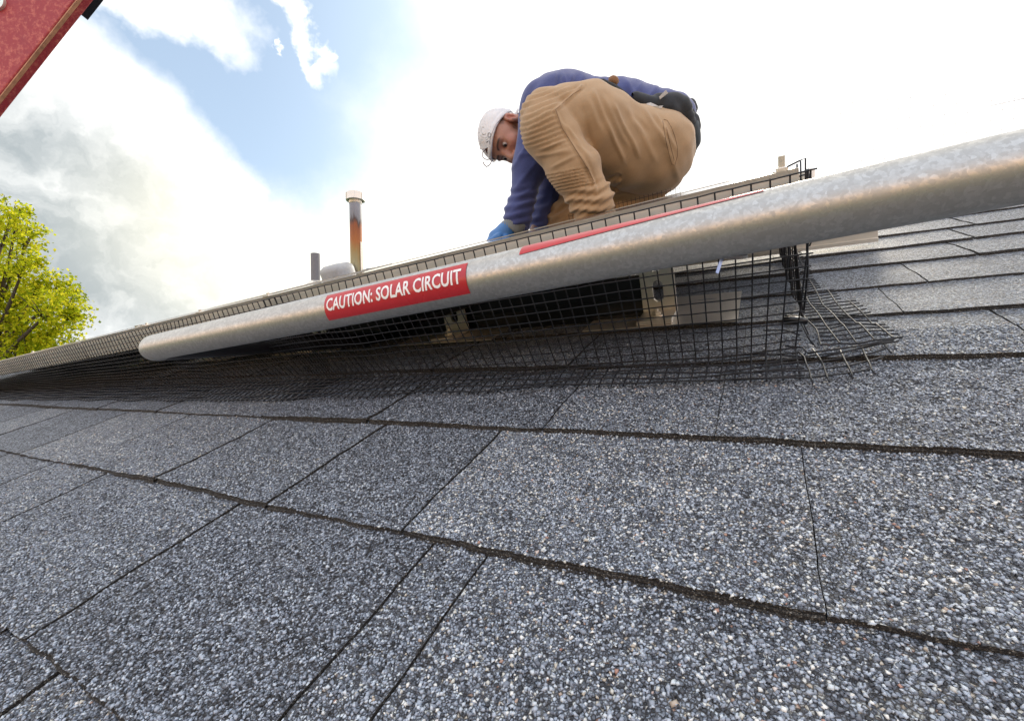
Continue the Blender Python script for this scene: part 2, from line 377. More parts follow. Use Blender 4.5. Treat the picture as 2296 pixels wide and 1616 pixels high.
keep = np.array(keep); hs = np.array(hs)[keep]; ts = np.array(ts)[keep]; gxs = gxs[keep]; gus = gus[keep]; n = len(gxs)
octv = np.array([(1, 0, 0), (-1, 0, 0), (0, 1, 0), (0, -1, 0), (0, 0, 1), (0, 0, -.6)], float)
octf = np.array([(0, 2, 4), (2, 1, 4), (1, 3, 4), (3, 0, 4), (2, 0, 5), (1, 2, 5), (3, 1, 5), (0, 3, 5)])
pv = octv[None] * rng.uniform(.55, 1.25, (n, 6, 1)) + rng.uniform(-.28, .28, (n, 6, 3))
rad = rng.uniform(.0006, .00135, n) * rng.choice([1, 1, 1.25], n)
pv[:, :, 2] *= .62
th_ = rng.uniform(0, 6.283, n); c_, s2_ = np.cos(th_)[:, None], np.sin(th_)[:, None]
X_ = pv[:, :, 0] * c_ - pv[:, :, 1] * s2_; Y_ = pv[:, :, 0] * s2_ + pv[:, :, 1] * c_; Z_ = pv[:, :, 2] + rng.normal(0, .22, (n, 1)) * X_ + rng.normal(0, .22, (n, 1)) * Y_
lx = gxs[:, None] + X_ * rad[:, None]; lu = gus[:, None] + Y_ * rad[:, None] * 1.0; lh = hs[:, None] + .0002 + Z_ * rad[:, None]
GV = lx[..., None] * EX + lu[..., None] * ES + lh[..., None] * EN
GF = (np.arange(n) * 6)[:, None, None] + octf[None]
gr = npmesh('granule_layer', GV.reshape(-1, 3), GF.reshape(-1, 3), M_GR, house)
tag(gr, kind='stuff')
at = gr.data.attributes.new('tint', 'FLOAT', 'FACE'); at.data.foreach_set('value', np.repeat(ts, 8).astype(np.float32))
print('granules', n)
# ------------------------------------------------------------------ solar panels
def fr(X, du=0, dh=0): return R(X, .421 + (X - .026) * .026 + du, .179 + (X - .026) * .041 + dh)
DW = 1.0
def panel(x0, x1, far0, far1, label):
    t = thing('solar_panel', label, 'solar panel', fr(x0, 0, -.04), 'solar panels of the roof array')
    A, B = fr(x0), fr(x1); D, E_ = fr(x0, DW, far0), fr(x1, DW, far1)
    ex_ = (B - A) / np.linalg.norm(B - A); su = (D - A) / np.linalg.norm(D - A); nn = np.cross(ex_, su)
    L = np.linalg.norm(B - A); Wd = np.linalg.norm(D - A); fh = .038; fw = .010
    f = MB()
    f.box(A - nn * fh, ex_ * L, su * .0025, nn * fh)
    f.box(A - nn * .0031, ex_ * L, su * fw, nn * .003)                    # lip
    f.box(A - nn * fh, ex_ * L, su * .028, nn * .0022)                    # return flange
    for P0, d in ((A, 1), (B, -1)):
        f.box(P0 + su * .003 - nn * fh, ex_ * .0025 * d, su * (Wd - .006), nn * (fh - .0004)); f.box(P0 + su * .003 - nn * .0033, ex_ * fw * d, su * (Wd - .006), nn * .003)
    f.box(D - nn * fh, ex_ * L, -su * .0025, nn * fh); f.box(D - nn * .0031, ex_ * L, -su * fw, nn * .003)
    f.build('frame', M_FRAME, t)
    q = MB(); q.box(A + ex_ * .011 + su * .011 - nn * .006, ex_ * (L - .022), su * (Wd - .022), nn * .004); q.build('glass', M_GLASS, t)
    q = MB(); q.box(A + ex_ * .011 + su * .011 - nn * .008, ex_ * (L - .022), su * (Wd - .022), nn * .0015); q.build('backsheet', M_BACK, t)
    return t
panel(-1.262, .026, -.020, -.020, 'long silver-framed solar panel between the conduit and the crouching worker')
panel(-2.56, -1.276, -.018, -.018, 'silver-framed solar panel running out of the picture at the left edge')
# mounting rails
def rail(x0, x1, u, h, hh, dd, matl, label, name='mounting_rail', slope=.0, drop=0.):
    t = thing(name, label, 'mounting rail', R(x0, u, h), None)
    b = MB(); A = R(x0, u + x0 * slope, h); e1 = R(x1, u + x1 * slope, h) - A; A = A - EN * drop; e1 = e1 + EN * drop
    b.box(A, e1, ES * dd, EN * hh); b.build('rail_body', matl, t, bevel=.0015)
    b = MB(); b.box(A - ES * .0025 + EN * hh * .42, e1, ES * .0027, EN * hh * .10); b.box(A - ES * .0045, e1, ES * .0047, EN * hh * .12); b.build('rail_lip', matl, t)
    return t
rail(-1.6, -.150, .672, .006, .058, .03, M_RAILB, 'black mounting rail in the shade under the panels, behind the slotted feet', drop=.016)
rail(-1.3, .182, 1.03, .012, .052, .035, M_FRAME, 'silver rail whose bare end sticks out past the panels on the right')
# flashing plates and slotted feet
def foot(X, U):
    hz = .006
    ix = int(round((-.133 - X) / .36))
    where = ['nearest the open right end of the mesh', 'below the right end of the caution label', 'below the left end of the caution label', 'deep in shade below the conduit elbow', 'farthest left, beyond the conduit elbow'][ix]
    fl = MB(); A = R(X - .10, U - .045, .0062); v = [R(X - .103, U - .045, .0065), R(X + .104, U - .045, .0065), R(X + .104, U + .12, .0045), R(X - .103, U + .12, .0045)]
    fl.box(v[0], v[1] - v[0], v[3] - v[0], EN * .0012)
    o = fl.build('flashing_plate', M_ALU); tag(o, 'flat grey flashing plate on the shingles, ' + where, 'flashing', 'flashing plates under the slotted brackets')
    t = thing('slotted_bracket', 'upright slotted metal bracket bolted to the roof, ' + where, 'bracket', R(X, U, .008), 'slotted brackets under the array')
    wd = .048; ht = .105; th = .005
    # vertical plate with two slots, built as boolean-free strips
    bm = bmesh.new()
    def slot(cz):
        rt = [(.0075 * math.cos(a), .0085 + .0075 * math.sin(a)) for a in [math.pi * i / 10 for i in range(11)]]
        pts = [(.0075, 0.)] + [(.0075, .005)] + rt + [(-.0075, .005), (-.0075, 0.), (-.0075, -.005)] + [(-x, -z) for x, z in rt] + [(.0075, -.005)]
        return [(x, cz + z) for x, z in pts]
    def P3(x, z, d): return Vector(R(X + x, U + .012 + d, .008 + z))
    cells = [(.0, .018, None), (.018, .052, .035), (.052, .105, .0785)]
    for d, flip in ((0, False), (th, True)):
        for z0, z1, cz in cells:
            if cz is None:
                q = [bm.verts.new(P3(x, z, d)) for x, z in ((-wd / 2, z0), (wd / 2, z0), (wd / 2, z1), (-wd / 2, z1))]
                bm.faces.new(q[::-1] if flip else q)
            else:
                sl_ = slot(cz); iv = [bm.verts.new(P3(x, z, d)) for x, z in sl_]
                ov = []
                for (x, z) in sl_:                        # project the ring out to the rectangle
                    dx, dz = x, z - cz; k_ = min((wd / 2) / max(abs(dx), 1e-6), ((z1 - z0) / 2 if True else 0) / max(abs(dz), 1e-6))
                    ov.append(bm.verts.new(P3(dx * k_, (z0 + z1) / 2 + dz * k_, d)))
                m_ = len(iv)
                for i in range(m_):
                    q = (iv[i], ov[i], ov[(i + 1) % m_], iv[(i + 1) % m_]); bm.faces.new(q if not flip else q[::-1])
                if d == 0:
                    for i in range(m_):
                        a_, b_ = sl_[i], sl_[(i + 1) % m_]
                        bm.faces.new([bm.verts.new(P3(*a_, 0)), bm.verts.new(P3(*b_, 0)), bm.verts.new(P3(*b_, th)), bm.verts.new(P3(*a_, th))])
                rc = []
                for (x, z) in sl_:
                    dx, dz = x, z - cz; ka, kb = (wd / 2) / max(abs(dx), 1e-6), ((z1 - z0) / 2) / max(abs(dz), 1e-6); rc.append((ka < kb, math.copysign(1, dx), math.copysign(1, dz)))
                for i in range(m_):
                    a_, b_ = rc[i], rc[(i + 1) % m_]
                    if a_[0] != b_[0]:
                        sx = (a_ if a_[0] else b_)[1]; sz = (b_ if a_[0] else a_)[2]
                        bm.faces.new([ov[i], ov[(i + 1) % m_], bm.verts.new(P3(sx * wd / 2, z1 if sz > 0 else z0, d))])
    for sx in (-1, 1):
        q = [bm.verts.new(P3(sx * wd / 2, z, d)) for z, d in ((0, 0), (ht, 0), (ht, th), (0, th))]; bm.faces.new(q)
    q = [bm.verts.new(P3(x, ht, d)) for x, d in ((-wd / 2, 0), (wd / 2, 0), (wd / 2, th), (-wd / 2, th))]; bm.faces.new(q)
    bmesh.ops.recalc_face_normals(bm, faces=bm.faces)
    me = bpy.data.meshes.new('upright'); bm.to_mesh(me); link('upright', me, M_ALU, t)
    b = MB(); b.box(R(X - wd / 2, U - .040, .008), EX * wd, ES * .052, EN * .006); b.build('base', M_ALU, t, bevel=.001)
    def bolt(c, ax, r, parent, hh=.006):
        bb = MB(); ax = np.asarray(ax); s0 = np.cross(ax, EX if abs(ax @ EX) < .9 else ES); s0 /= np.linalg.norm(s0); t0 = np.cross(ax, s0)
        def ring(rr, z, n_): return [c + ax * z + rr * (math.cos(2 * math.pi * i / n_) * s0 + math.sin(2 * math.pi * i / n_) * t0) for i in range(n_)]
        for rr, z0, z1, n_ in ((r * 1.45, 0, .0016, 20), (r, .0016, hh, 6), (r * .5, hh, hh * 1.7, 10)):
            v = ring(rr, z0, n_) + ring(rr * .96, z1, n_); bb.add(v, [(i, (i + 1) % n_, n_ + (i + 1) % n_, n_ + i) for i in range(n_)] + [tuple(range(n_, 2 * n_))])
        return bb.build('bolt', M_STEEL, parent)
    bolt(R(X, U - .014, .014), EN, .0065, t); bolt(R(X, U + .012, .008 + .095), -ES, .0065, t)
for i in range(5): foot(-.133 - .36 * i, .655 - .012 * i)
# ------------------------------------------------------------------ conduit
c0 = R(.0205, .2685, .162); c1 = R(-.5695, .2525, .133); cdv = (c1 - c0) / np.linalg.norm(c1 - c0); CRD = .0148
cond = thing('conduit', 'thick galvanised conduit with red caution labels, crossing before the panels', 'conduit', c0)
path = [c0 - cdv * .9, c0 - cdv * .45, c0 - cdv * .2, c0]
Lc = .637; path += [c0 + cdv * Lc * i / 8 for i in range(1, 9)]
pe = c0 + cdv * Lc; turn = .95 * ES - .28 * EN + .10 * cdv; turn /= np.linalg.norm(turn)
rb_ = .040
for i in range(1, 13):
    a = math.pi / 2 * i / 12; path.append(pe + cdv * rb_ * math.sin(a) + turn * rb_ * (1 - math.cos(a)))
last = path[-1]; n_e = len(path) - 6
b = MB(); b.tube(path[:n_e + 1], CRD, 40, True); b.build('pipe', M_GALV, cond, smooth=True)
b = MB(); b.tube(path[n_e:] + [last + turn * .06, last + turn * .25, last + turn * .6], CRD * .985, 40, True); b.build('shaded_elbow_run', M_PLB, cond, smooth=True)  # end of the bend and run beyond coloured black to imitate shade
# label patches wrap the tube.  frame round the axis: angle 0 faces the roof normal, + toward the eave side
ay = EN - cdv * (EN @ cdv); ay /= np.linalg.norm(ay); axx = -(ES - cdv * (ES @ cdv) - ay * (ES @ ay)); axx /= np.linalg.norm(axx)
def on_c(s, ang, r): return c0 + cdv * s + r * (ay * math.cos(ang) + axx * math.sin(ang))
def s_at(xd, Z):                               # distance along the conduit of picture column xd (for laying out)
    best = min((abs(1148 + FPX * ((P - CO) @ CR) / ((P - CO) @ CF) - xd), s) for s in np.linspace(-.3, .7, 2001) for P in [c0 + cdv * s]); return best[1]
def textmesh(body, bold=.012):
    cu = bpy.data.curves.new('t', 'FONT'); cu.body = body; cu.offset = bold; cu.resolution_u = 3; cu.space_character = 1.03
    o = bpy.data.objects.new('t', cu); C.objects.link(o); bpy.context.view_layer.update()
    me = bpy.data.meshes.new_from_object(o.evaluated_get(bpy.context.evaluated_depsgraph_get())); bpy.data.objects.remove(o); return me
def cond_label(sL, sR, a0, a1, lab, ang_c, htxt, skew=0.):
    t_ = MB(); n1, n2 = 24, 20; v = []
    for i in range(n1 + 1):
        for j in range(n2 + 1): aa = a1 + skew * (1 - i / n1) - (skew * .25 if skew else 0); v.append(on_c(sL + (sR - sL) * i / n1, a0 + (aa - a0) * j / n2, CRD + .0003))
    f = [(i * (n2 + 1) + j, (i + 1) * (n2 + 1) + j, (i + 1) * (n2 + 1) + j + 1, i * (n2 + 1) + j + 1) for i in range(n1) for j in range(n2)]
    t_.add(v, f); lb = t_.build('label', M_RED, cond, smooth=True); lb['label'] = lab
    me = textmesh('CAUTION: SOLAR CIRCUIT', .022); bm = bmesh.new(); bm.from_mesh(me)
    bmesh.ops.subdivide_edges(bm, edges=[e for e in bm.edges if e.calc_length() > .12], cuts=3, use_grid_fill=False)
    bmesh.ops.triangulate(bm, faces=bm.faces)
    xs = [q.co.x for q in bm.verts]; ys = [q.co.y for q in bm.verts]; x0, x1 = min(xs), max(xs); y0, y1 = min(ys), max(ys)
    m_ = .004; sg = 1 if sR > sL else -1
    for q in bm.verts:
        s = sL + sg * (m_ * .7 + (abs(sR - sL) - 1.7 * m_) * (q.co.x - x0) / (x1 - x0)); yy = ((q.co.y - y0) / (y1 - y0) - .5) * htxt
        q.co = Vector(on_c(s, ang_c - yy / CRD, CRD + .0005))
    bmesh.ops.recalc_face_normals(bm, faces=bm.faces)
    bm.to_mesh(me); bm.free(); link('lettering', me, M_WHITE, lb)
sl0, sr0 = s_at(761, 0), s_at(1073, 0); print('label length', sl0 - sr0)
cond_label(sl0, sr0, math.radians(27), math.radians(113), 'red label reading CAUTION: SOLAR CIRCUIT facing the viewer', math.radians(63), .0104)
sl1, sr1 = s_at(1188, 0), s_at(1718, 0)
cond_label(sl1, sr1, math.radians(-72), math.radians(22), 'red label turned up on top of the conduit, seen almost edge on', math.radians(-32), .0104, math.radians(26))
# ------------------------------------------------------------------ wire mesh guards
PITCH = .0127; WR = .00068
def interp(x, xs, ys): return float(np.interp(x, xs, ys))
def guard(name, label, x0, x1, seed, off=0., wave=1., n6=5, frayed=False):
    t = MB(); ncol = int(round((x1 - x0) / PITCH)); prof_cols = []
    def prof(X):
        T = fr(X, -.009 + off, -.0035); ub = interp(X, [-2.6, -1.53, -.39, -.03, .05], [.385, .413, .446, .474, .50]); uf = interp(X, [-2.6, -1.36, -.72, -.355, -.145, -.025, .035, .09], [.33, .362, .372, .40, .424, .430, .440, .462])
        bul = wave * (.004 * abs(math.sin(X * 8.5 + seed)) + .010 * math.exp(-((X + .47) / .05) ** 2) + .006 * math.exp(-((X + .86) / .06) ** 2))
        sh_ = -.007; Bp = R(X + sh_, ub - bul * .5, .0105); Fp = R(X + sh_, uf - .008 + .002 * math.sin(X * 31), .0068)
        nv, nf = 14, 5; P = []
        Mp = fr(X, -.0055 + off, -.040); LA_ = np.linalg.norm(Mp - T); LB_ = np.linalg.norm(Bp - Mp)
        for i in range(nv + 1):
            q = i / nv; a_l = q * (LA_ + LB_); p = T + (Mp - T) * a_l / LA_ if a_l < LA_ else Mp + (Bp - Mp) * (a_l - LA_) / LB_; p = p - ES * bul * math.sin(math.pi * q); P.append(p)
        for i in range(1, nf + 1):
            q = i / nf; P.append(Bp + (Fp - Bp) * q + EN * (.0012 * math.sin(X * 40 + i * 2)))
        return P
    cols = [prof(x0 + i * PITCH) for i in range(ncol + 1)]
    for ci, c in enumerate(cols):
        e = c[-1] + (c[-1] - c[-2]) * .35; t.tube([c[0] + (c[0] - c[1]) * .05] + c + [e], [WR] * 15 + [WR * 1.3] * (len(c) - 13), n6, False)
    for r_i in range(len(cols[0])):
        row = [c[r_i] + (-ES * .0007 if r_i < 14 else EN * .0007) for c in cols]
        jl = random.Random(seed + r_i); row = [p + EN * .00016 * jl.gauss(0, 1) for p in row]
        row = [row[0] - EX * .004] + row + [row[-1] + EX * .004]
        t.tube(row, WR * (1.3 if r_i >= 14 else 1), n6, False)
    o = t.build(name, M_WIRE, None, smooth=True); return tag(o, label, 'wire mesh', 'black wire mesh guards closing the gap under the panels')
guard('wire_mesh', 'long black wire mesh below the conduit, its skirt bent onto the shingles', -.615, .036, 1)
guard('wire_mesh', 'black wire mesh left of the conduit end, bulging over the shingles', -2.3, -.575, 5, off=-.004, wave=1.5)
# side sheet: upright part and splayed skirt on the right
def side_sheet():
    t = MB(); us_ = np.arange(.50, 1.06, PITCH)
    grid = []
    for i, u in enumerate(us_):
        xf = interp(u, [.50, .60, .65, .8, 1.1], [.049, .042, .037, .034, .032]); P = []
        uu = u
        topx = .030; hT = .165 if u > .44 else .165
        start = 6 if u < .56 else 0                 # cut away near the corner
        col = []
        for j in range(12, -1, -1):                 # upright
            q = j / 12; col.append(R(topx + (xf - topx) * (1 - q) + .002 * math.sin(u * 60), uu - .09 * q * 0 , .010 + (hT - .010) * q))
        nflange = 4 if u < .66 else (3 if u < .72 else 2)
        fl = []
        for j in range(1, nflange + 1): fl.append(R(xf + PITCH * j * 1.03, uu - .001 * j + .0015 * math.sin(u * 33 + j), .0085 + .0022 * abs(math.sin(u * 21 + j)) + (.004 * j / 4 if u < .56 else 0)))
        grid.append((col, fl))
    for i, (col, fl) in enumerate(grid):
        u = us_[i]
        if u > .60: t.tube(col, WR * 1.25, 5, False)
        if u > .60 or True:
            a = [col[-1]] + fl; a.append(a[-1] + (a[-1] - a[-2]) * .55); t.tube(a, WR * 1.25, 5, False)
    for j in range(13):
        pts = [g_[0][j] for i, g_ in enumerate(grid) if us_[i] > .60 or j == 12]
        t.tube([p + EX * .0006 for p in pts], WR * 1.25, 5, False)
    for j in range(4):
        pts = [g_[1][j] for g_ in grid if len(g_[1]) > j]; t.tube([p + EN * .0008 for p in pts], WR * 1.25, 5, False)
    # corner verticals tying down to the front sheet
    t.tube([W(1811, 380, .345), W(1811, 470, .37), W(1810, 545, .39), W(1811, 610, .42), W(1803, 690, .47), W(1797, 712, .50)], WR * 1.5, 6)
    t.tube([W(1797, 715, .50), W(1815, 755, .49), W(1845, 790, .45), W(1850, 800, .44)], WR * 1.2, 6)
    t.tube([W(1790, 712, .50), W(1812, 757, .48), W(1838, 790, .44)], WR * 1.25, 6)
    # stray bent ends
    for pts in ([(1712, 741, .47), (1760, 740, .47), (1793, 751, .45)], [(1760, 776, .45), (1800, 779, .44), (1808, 789, .43), (1800, 800, .43), (1806, 812, .42)],
                [(1810, 792, .42), (1850, 786, .41), (1930, 775, .40), (2004, 760, .39)], [(1840, 801, .41), (1900, 788, .40), (1960, 772, .40), (2016, 765, .39)]):
        t.tube([W(*p) for p in pts], WR * 1.25, 5)
    o = t.build('wire_mesh', M_WIRE, None, smooth=True)
    return tag(o, 'narrow black wire mesh going up the slope at the right corner, skirt splayed out', 'wire mesh', 'black wire mesh guards closing the gap under the panels')
side_sheet()
# front skirt extension past the corner
t = MB()
rows = [[(1640, 797, .445), (1720, 793, .43), (1800, 800, .42), (1880, 790, .41), (1945, 778, .40), (2002, 763, .39)],
        [(1640, 818, .44), (1720, 813, .43), (1810, 814, .41), (1890, 803, .40), (1960, 790, .39), (1985, 782, .39)],
        [(1640, 836, .43), (1730, 832, .42), (1815, 831, .40), (1900, 820, .39), (1952, 808, .385), (1980, 800, .385)],
        [(1640, 850, .42), (1730, 847, .41), (1815, 846, .395), (1890, 838, .385), (1950, 829, .38)]]
def on_roof(x, y, hh):
    d = W(x, y, 1) - CO; k = (hh - CAMH) / (d @ EN); return CO + d * k
for r_ in rows: t.tube([on_roof(x, y, .0085) for x, y, z in r_], WR * 1.25, 6)
for c in ([(1790, 788), (1803, 800), (1808, 817), (1815, 832), (1818, 847), (1822, 857)], [(1822, 782), (1838, 803), (1846, 818), (1850, 831), (1855, 845), (1860, 856)],
          [(1880, 775), (1890, 798), (1897, 812), (1905, 826), (1910, 838), (1912, 848)], [(1925, 770), (1935, 783), (1942, 800), (1950, 815), (1955, 829), (1962, 838)], [(1975, 765), (1985, 775), (1993, 785), (1999, 792)]):
    t.tube([on_roof(x, y, .0100) for x, y in c], WR * 1.25, 6)
o = t.build('wire_mesh_offcut', M_WIRE, None, smooth=True); tag(o, 'frayed tongue of black wire mesh lying on shingles past the right corner', 'wire mesh')
# far strip behind the panel, near the worker's foot
t = MB(); ss = np.arange(-.54, -.19, PITCH)
hp = lambda X: .156 + (X + .2) * .045
for X in ss: t.tube([R(X, 1.445, .03), R(X, 1.445, hp(X) + .012)], WR, 4, False)
for q in range(9): t.tube([R(X, 1.4445, hp(X) + .006 - q * PITCH) for X in ss], WR, 4, False)
tag(t.build('wire_mesh_strip', M_WIRE), 'low strip of wire mesh standing behind the panel by the worker\'s ankle', 'wire mesh')
# mesh leaning up on the right, its wires coloured pale to imitate glare
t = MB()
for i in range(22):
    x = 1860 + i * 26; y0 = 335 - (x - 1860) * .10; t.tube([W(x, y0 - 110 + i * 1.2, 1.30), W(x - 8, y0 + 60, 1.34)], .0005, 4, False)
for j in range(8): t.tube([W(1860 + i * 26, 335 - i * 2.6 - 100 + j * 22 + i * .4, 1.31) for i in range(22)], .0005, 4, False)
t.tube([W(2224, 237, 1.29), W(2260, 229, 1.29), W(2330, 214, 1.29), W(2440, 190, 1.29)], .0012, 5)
tag(t.build('wire_mesh_roll', M_GLAREW, None), 'wire mesh coloured pale to imitate glare, above the conduit at the right', 'wire mesh')
# cable tie, clip and corner clamp
t = thing('cable_tie', 'black plastic cable tie knotting the wire mesh at its right corner', 'cable tie', W(1780, 716, .46))
b = MB(); A = W(1766, 705, .462); b.box(A, CR * .0125, -CU * .0105 - CR * .0006, CF * .006); b.build('head', M_PLB, t, bevel=.001)
b = MB(); b.tube([W(1756, 717, .462), W(1775, 716, .458), W(1795, 717, .456), W(1808, 721, .456)], .0032, 8); b.build('strap', M_PLB, t, smooth=True)
b = MB(); b.tube([W(1772, 714, .462), W(1776, 700, .470), W(1795, 696, .475), W(1800, 710, .470)], .0013, 8); b.build('loop', M_PLB, t, smooth=True)
t = thing('mesh_clip', 'shiny silver clip tail with black disc poking out under the conduit', 'clip', W(1618, 590, .36))
b = MB(); A = W(1619, 570, .345); dn = W(1605, 611, .345) - A; sdv = W(1625, 573, .345) - A; b.box(A, dn, sdv, CF * .0008); b.build('tail', simple('bright_steel', (.40, .50, .78), .3, .3), t)
b = MB(); cc = W(1632, 572, .352); ax_ = CU * .9 - CF * .44; s0 = CR; t0 = np.cross(ax_, s0); n_r = 28
v = [cc + .0145 * (math.cos(6.2832 * i / n_r) * s0 + math.sin(6.2832 * i / n_r) * t0) for i in range(n_r)] + [cc + ax_ * .002 + .0135 * (math.cos(6.2832 * i / n_r) * s0 + math.sin(6.2832 * i / n_r) * t0) for i in range(n_r)]
b.add(v, [tuple(range(n_r))[::-1], tuple(range(n_r, 2 * n_r))] + [(i, (i + 1) % n_r, n_r + (i + 1) % n_r, n_r + i) for i in range(n_r)]); b.build('disc', M_PLB, t)
t = thing('end_clamp', 'small metal end clamp with stud on the top right corner of the panel', 'clamp', fr(.024, .06))
b = MB(); b.box(fr(.012, .012, -.034), EX * .008, ES * .02, EN * .037); b.build('clamp_body', M_ALU, t, bevel=.0008)
b = MB(); b.tube([fr(.016, .02, -.0), fr(.016, .02, .011)], .0026, 8); b.build('stud', M_STEEL, t)
b = MB(); b.box(W(1812, 378, .43), CR * .0065, -CU * .06, CF * .02); b.box(W(1803, 383, .43), CR * .0038, -CU * .05, CF * .01); b.build('bracket_edge', M_FRAME, t)
for pts, lab in (([(1806, 410, .345), (1806, 355, .345), (1790, 362, .345), (1772, 371, .345), (1760, 377, .35)], 'tallest black wire end hooked over to the left above the panel corner'), ([(1796, 412, .36), (1795, 362, .36)], 'straight upright black wire end beside the metal stud'),
                 ([(1788, 400, .35), (1787, 368, .35)], 'short upright wire end left of the metal stud'), ([(1816, 420, .36), (1816, 390, .355), (1800, 393, .35), (1788, 397, .35)], 'low bent wire end crossing under the corner clamp'),
                 ([(1822, 430, .37), (1829, 424, .37), (1833, 415, .37)], 'tiny curled wire end peeking over the conduit'), ([(1815, 552, .40), (1822, 536, .40), (1860, 521, .39)], 'thin slanting wire end just under the conduit right of the mesh corner')):
    t = MB(); t.tube([W(*p) for p in pts], WR, 6); tag(t.build('wire_end', M_WIRE, None, smooth=True), lab, 'wire', 'cut wire ends at the panel corner')
for i, X in enumerate((-.62, -.80, -.98, -1.9, -1.55)):
    b = MB(); b.tube([fr(X, .004, -.002), fr(X, .004, .0045)], .0022, 8); b.box(fr(X - .006, -.001, -.0003), EX * .012, ES * .008, EN * .002)
    tag(b.build('mesh_fastener', M_ALU), ['small metal fastener nearest the vent pipe on the panel edge', 'small metal fastener midway between vent pipe and conduit end', 'small metal fastener just above the rounded conduit end', 'leftmost small metal fastener on the panel edge', 'small metal fastener second from the left on the panel edge'][i], 'fastener', 'fasteners along the panel edge')
# black cable in the shade
b = MB(); b.tube([R(-.62, .66, .03), R(-.50, .62, .055), R(-.40, .60, .075), R(-.30, .62, .085), R(-.2, .64, .09)], .008, 10); tag(b.build('cable', M_PLB, None, True), 'black cable sagging in the shade below the panels', 'cable')
# ------------------------------------------------------------------ vents
def lathe(name, c, prof, matl, parent, n=32, lean=(0, 0)):
    b = MB(); v = []
    for r, z in prof:
        for i in range(n):
            a = 2 * math.pi * i / n; v.append((c[0] + r * math.cos(a) + lean[0] * z, c[1] + r * math.sin(a) + lean[1] * z, c[2] + z))
    f = [(i * n + j, i * n + (j + 1) % n, (i + 1) * n + (j + 1) % n, (i + 1) * n + j) for i in range(len(prof) - 1) for j in range(n)]
    b.add(v, f); o = b.build(name, matl, parent, smooth=True); 
    em = o.modifiers.new('e', 'EDGE_SPLIT'); em.split_angle = math.radians(40); return o
pz = R(-2.772, 2.184, -.02); hh = (W(705, 568, 3.2) - pz)[2]
t = thing('vent_pipe', 'plain grey plumbing vent pipe standing on the roof left of the rusty flue', 'vent pipe', pz)
lathe('pipe', pz, [(.031, -.1), (.031, hh), (.026, hh + .001), (.026, -.1)], simple('grey_pvc', (.17, .17, .18), .55, 0, .1), t, lean=(.01, 0))
lathe('flashing', pz, [(.085, -.03), (.085, .012), (.045, .05), (.032, .06)], M_ALU, t)
pz = R(-2.89, 2.70, -.02); hh = (W(800, 430, 3.66) - pz)[2]; print('flue height', hh)
t = thing('flue_pipe', 'tall rust-streaked metal flue with a round cap', 'flue', pz)
def rust_mat():
    M, n, p = mat('rusty_flue'); o = n.n('ShaderNodeTexCoord').outputs['Object']; sx = n.n('ShaderNodeSeparateXYZ', i_0=o)
    str_ = n.n('ShaderNodeMapping', i_0=o); str_.inputs['Scale'].default_value = (28, 28, 3); nz = n.noise(str_.outputs[0], 1.0, 5, .6)
    z = n.math('ADD', n.math('DIVIDE', n.math('SUBTRACT', sx.outputs[2], float(pz[2])), float(hh)), n.math('MULTIPLY', n.math('SUBTRACT', nz, .5), .35))
    c = n.ramp(z, [(0, (.07, .045, .03)), (.10, (.30, .28, .16)), (.26, (.30, .20, .07)), (.40, (.34, .12, .03)), (.60, (.25, .075, .025)), (.66, (.07, .045, .04)), (.72, (.20, .20, .22)), (1, (.30, .31, .36))])
    setp(n, p, Base_Color=c, Roughness=.5, Metallic=.25); bump(n, p, nz, .2, .002); return M
lathe('pipe', pz, [(.048, -.1), (.048, hh - .02)], rust_mat(), t)
b = MB(); b.tube([pz + np.array([.055, .0, 0]), pz + np.array([.055, .0, hh * .40])], .006, 8); b.build('seam_strip', M_ALU, t)
lathe('collar', pz, [(.049, hh - .085), (.052, hh - .08), (.052, hh - .055), (.056, hh - .05), (.056, hh - .02), (.064, hh - .012)], M_ALU, t)
lathe('cap', pz, [(.060, hh - .06), (.074, hh - .058), (.074, hh - .002), (.070, hh), (.070, hh + .002), (.0, hh + .012)], M_ALU, t)
for a in range(6):
    an = a * math.pi / 3 + .2; d = np.array([math.cos(an), math.sin(an), 0]); b = MB(); b.box(pz + d * .0745 + np.array([0, 0, hh - .058]), np.cross(d, [0, 0, 1.]) * .012, d * .003, np.array([0, 0, .056])); b.build('cap_rib', M_ALU, t)
c = R(-2.92, 2.55, 0)
t = MB(); n_ = 20; v = []; fs = []
for j, (rr, z) in enumerate([(.155, -.05), (.155, .06), (.147, .085), (.11, .108), (.0, .114)]):
    for i in range(n_):
        a = 2 * math.pi * i / n_; cx_ = np.sign(math.cos(a)) * abs(math.cos(a)) ** .6; cy_ = np.sign(math.sin(a)) * abs(math.sin(a)) ** .6
        v.append(c + EX * rr * cx_ * .78 + ES * rr * cy_ * .7 + EN * z)
fs = [(j * n_ + i, j * n_ + (i + 1) % n_, (j + 1) * n_ + (i + 1) % n_, (j + 1) * n_ + i) for j in range(4) for i in range(n_)]
t.add(v, fs); tag(t.build('roof_vent', simple('pale_vent', (.36, .36, .36), .5), None, True), 'low pale rounded roof vent behind the rusty flue', 'roof vent')
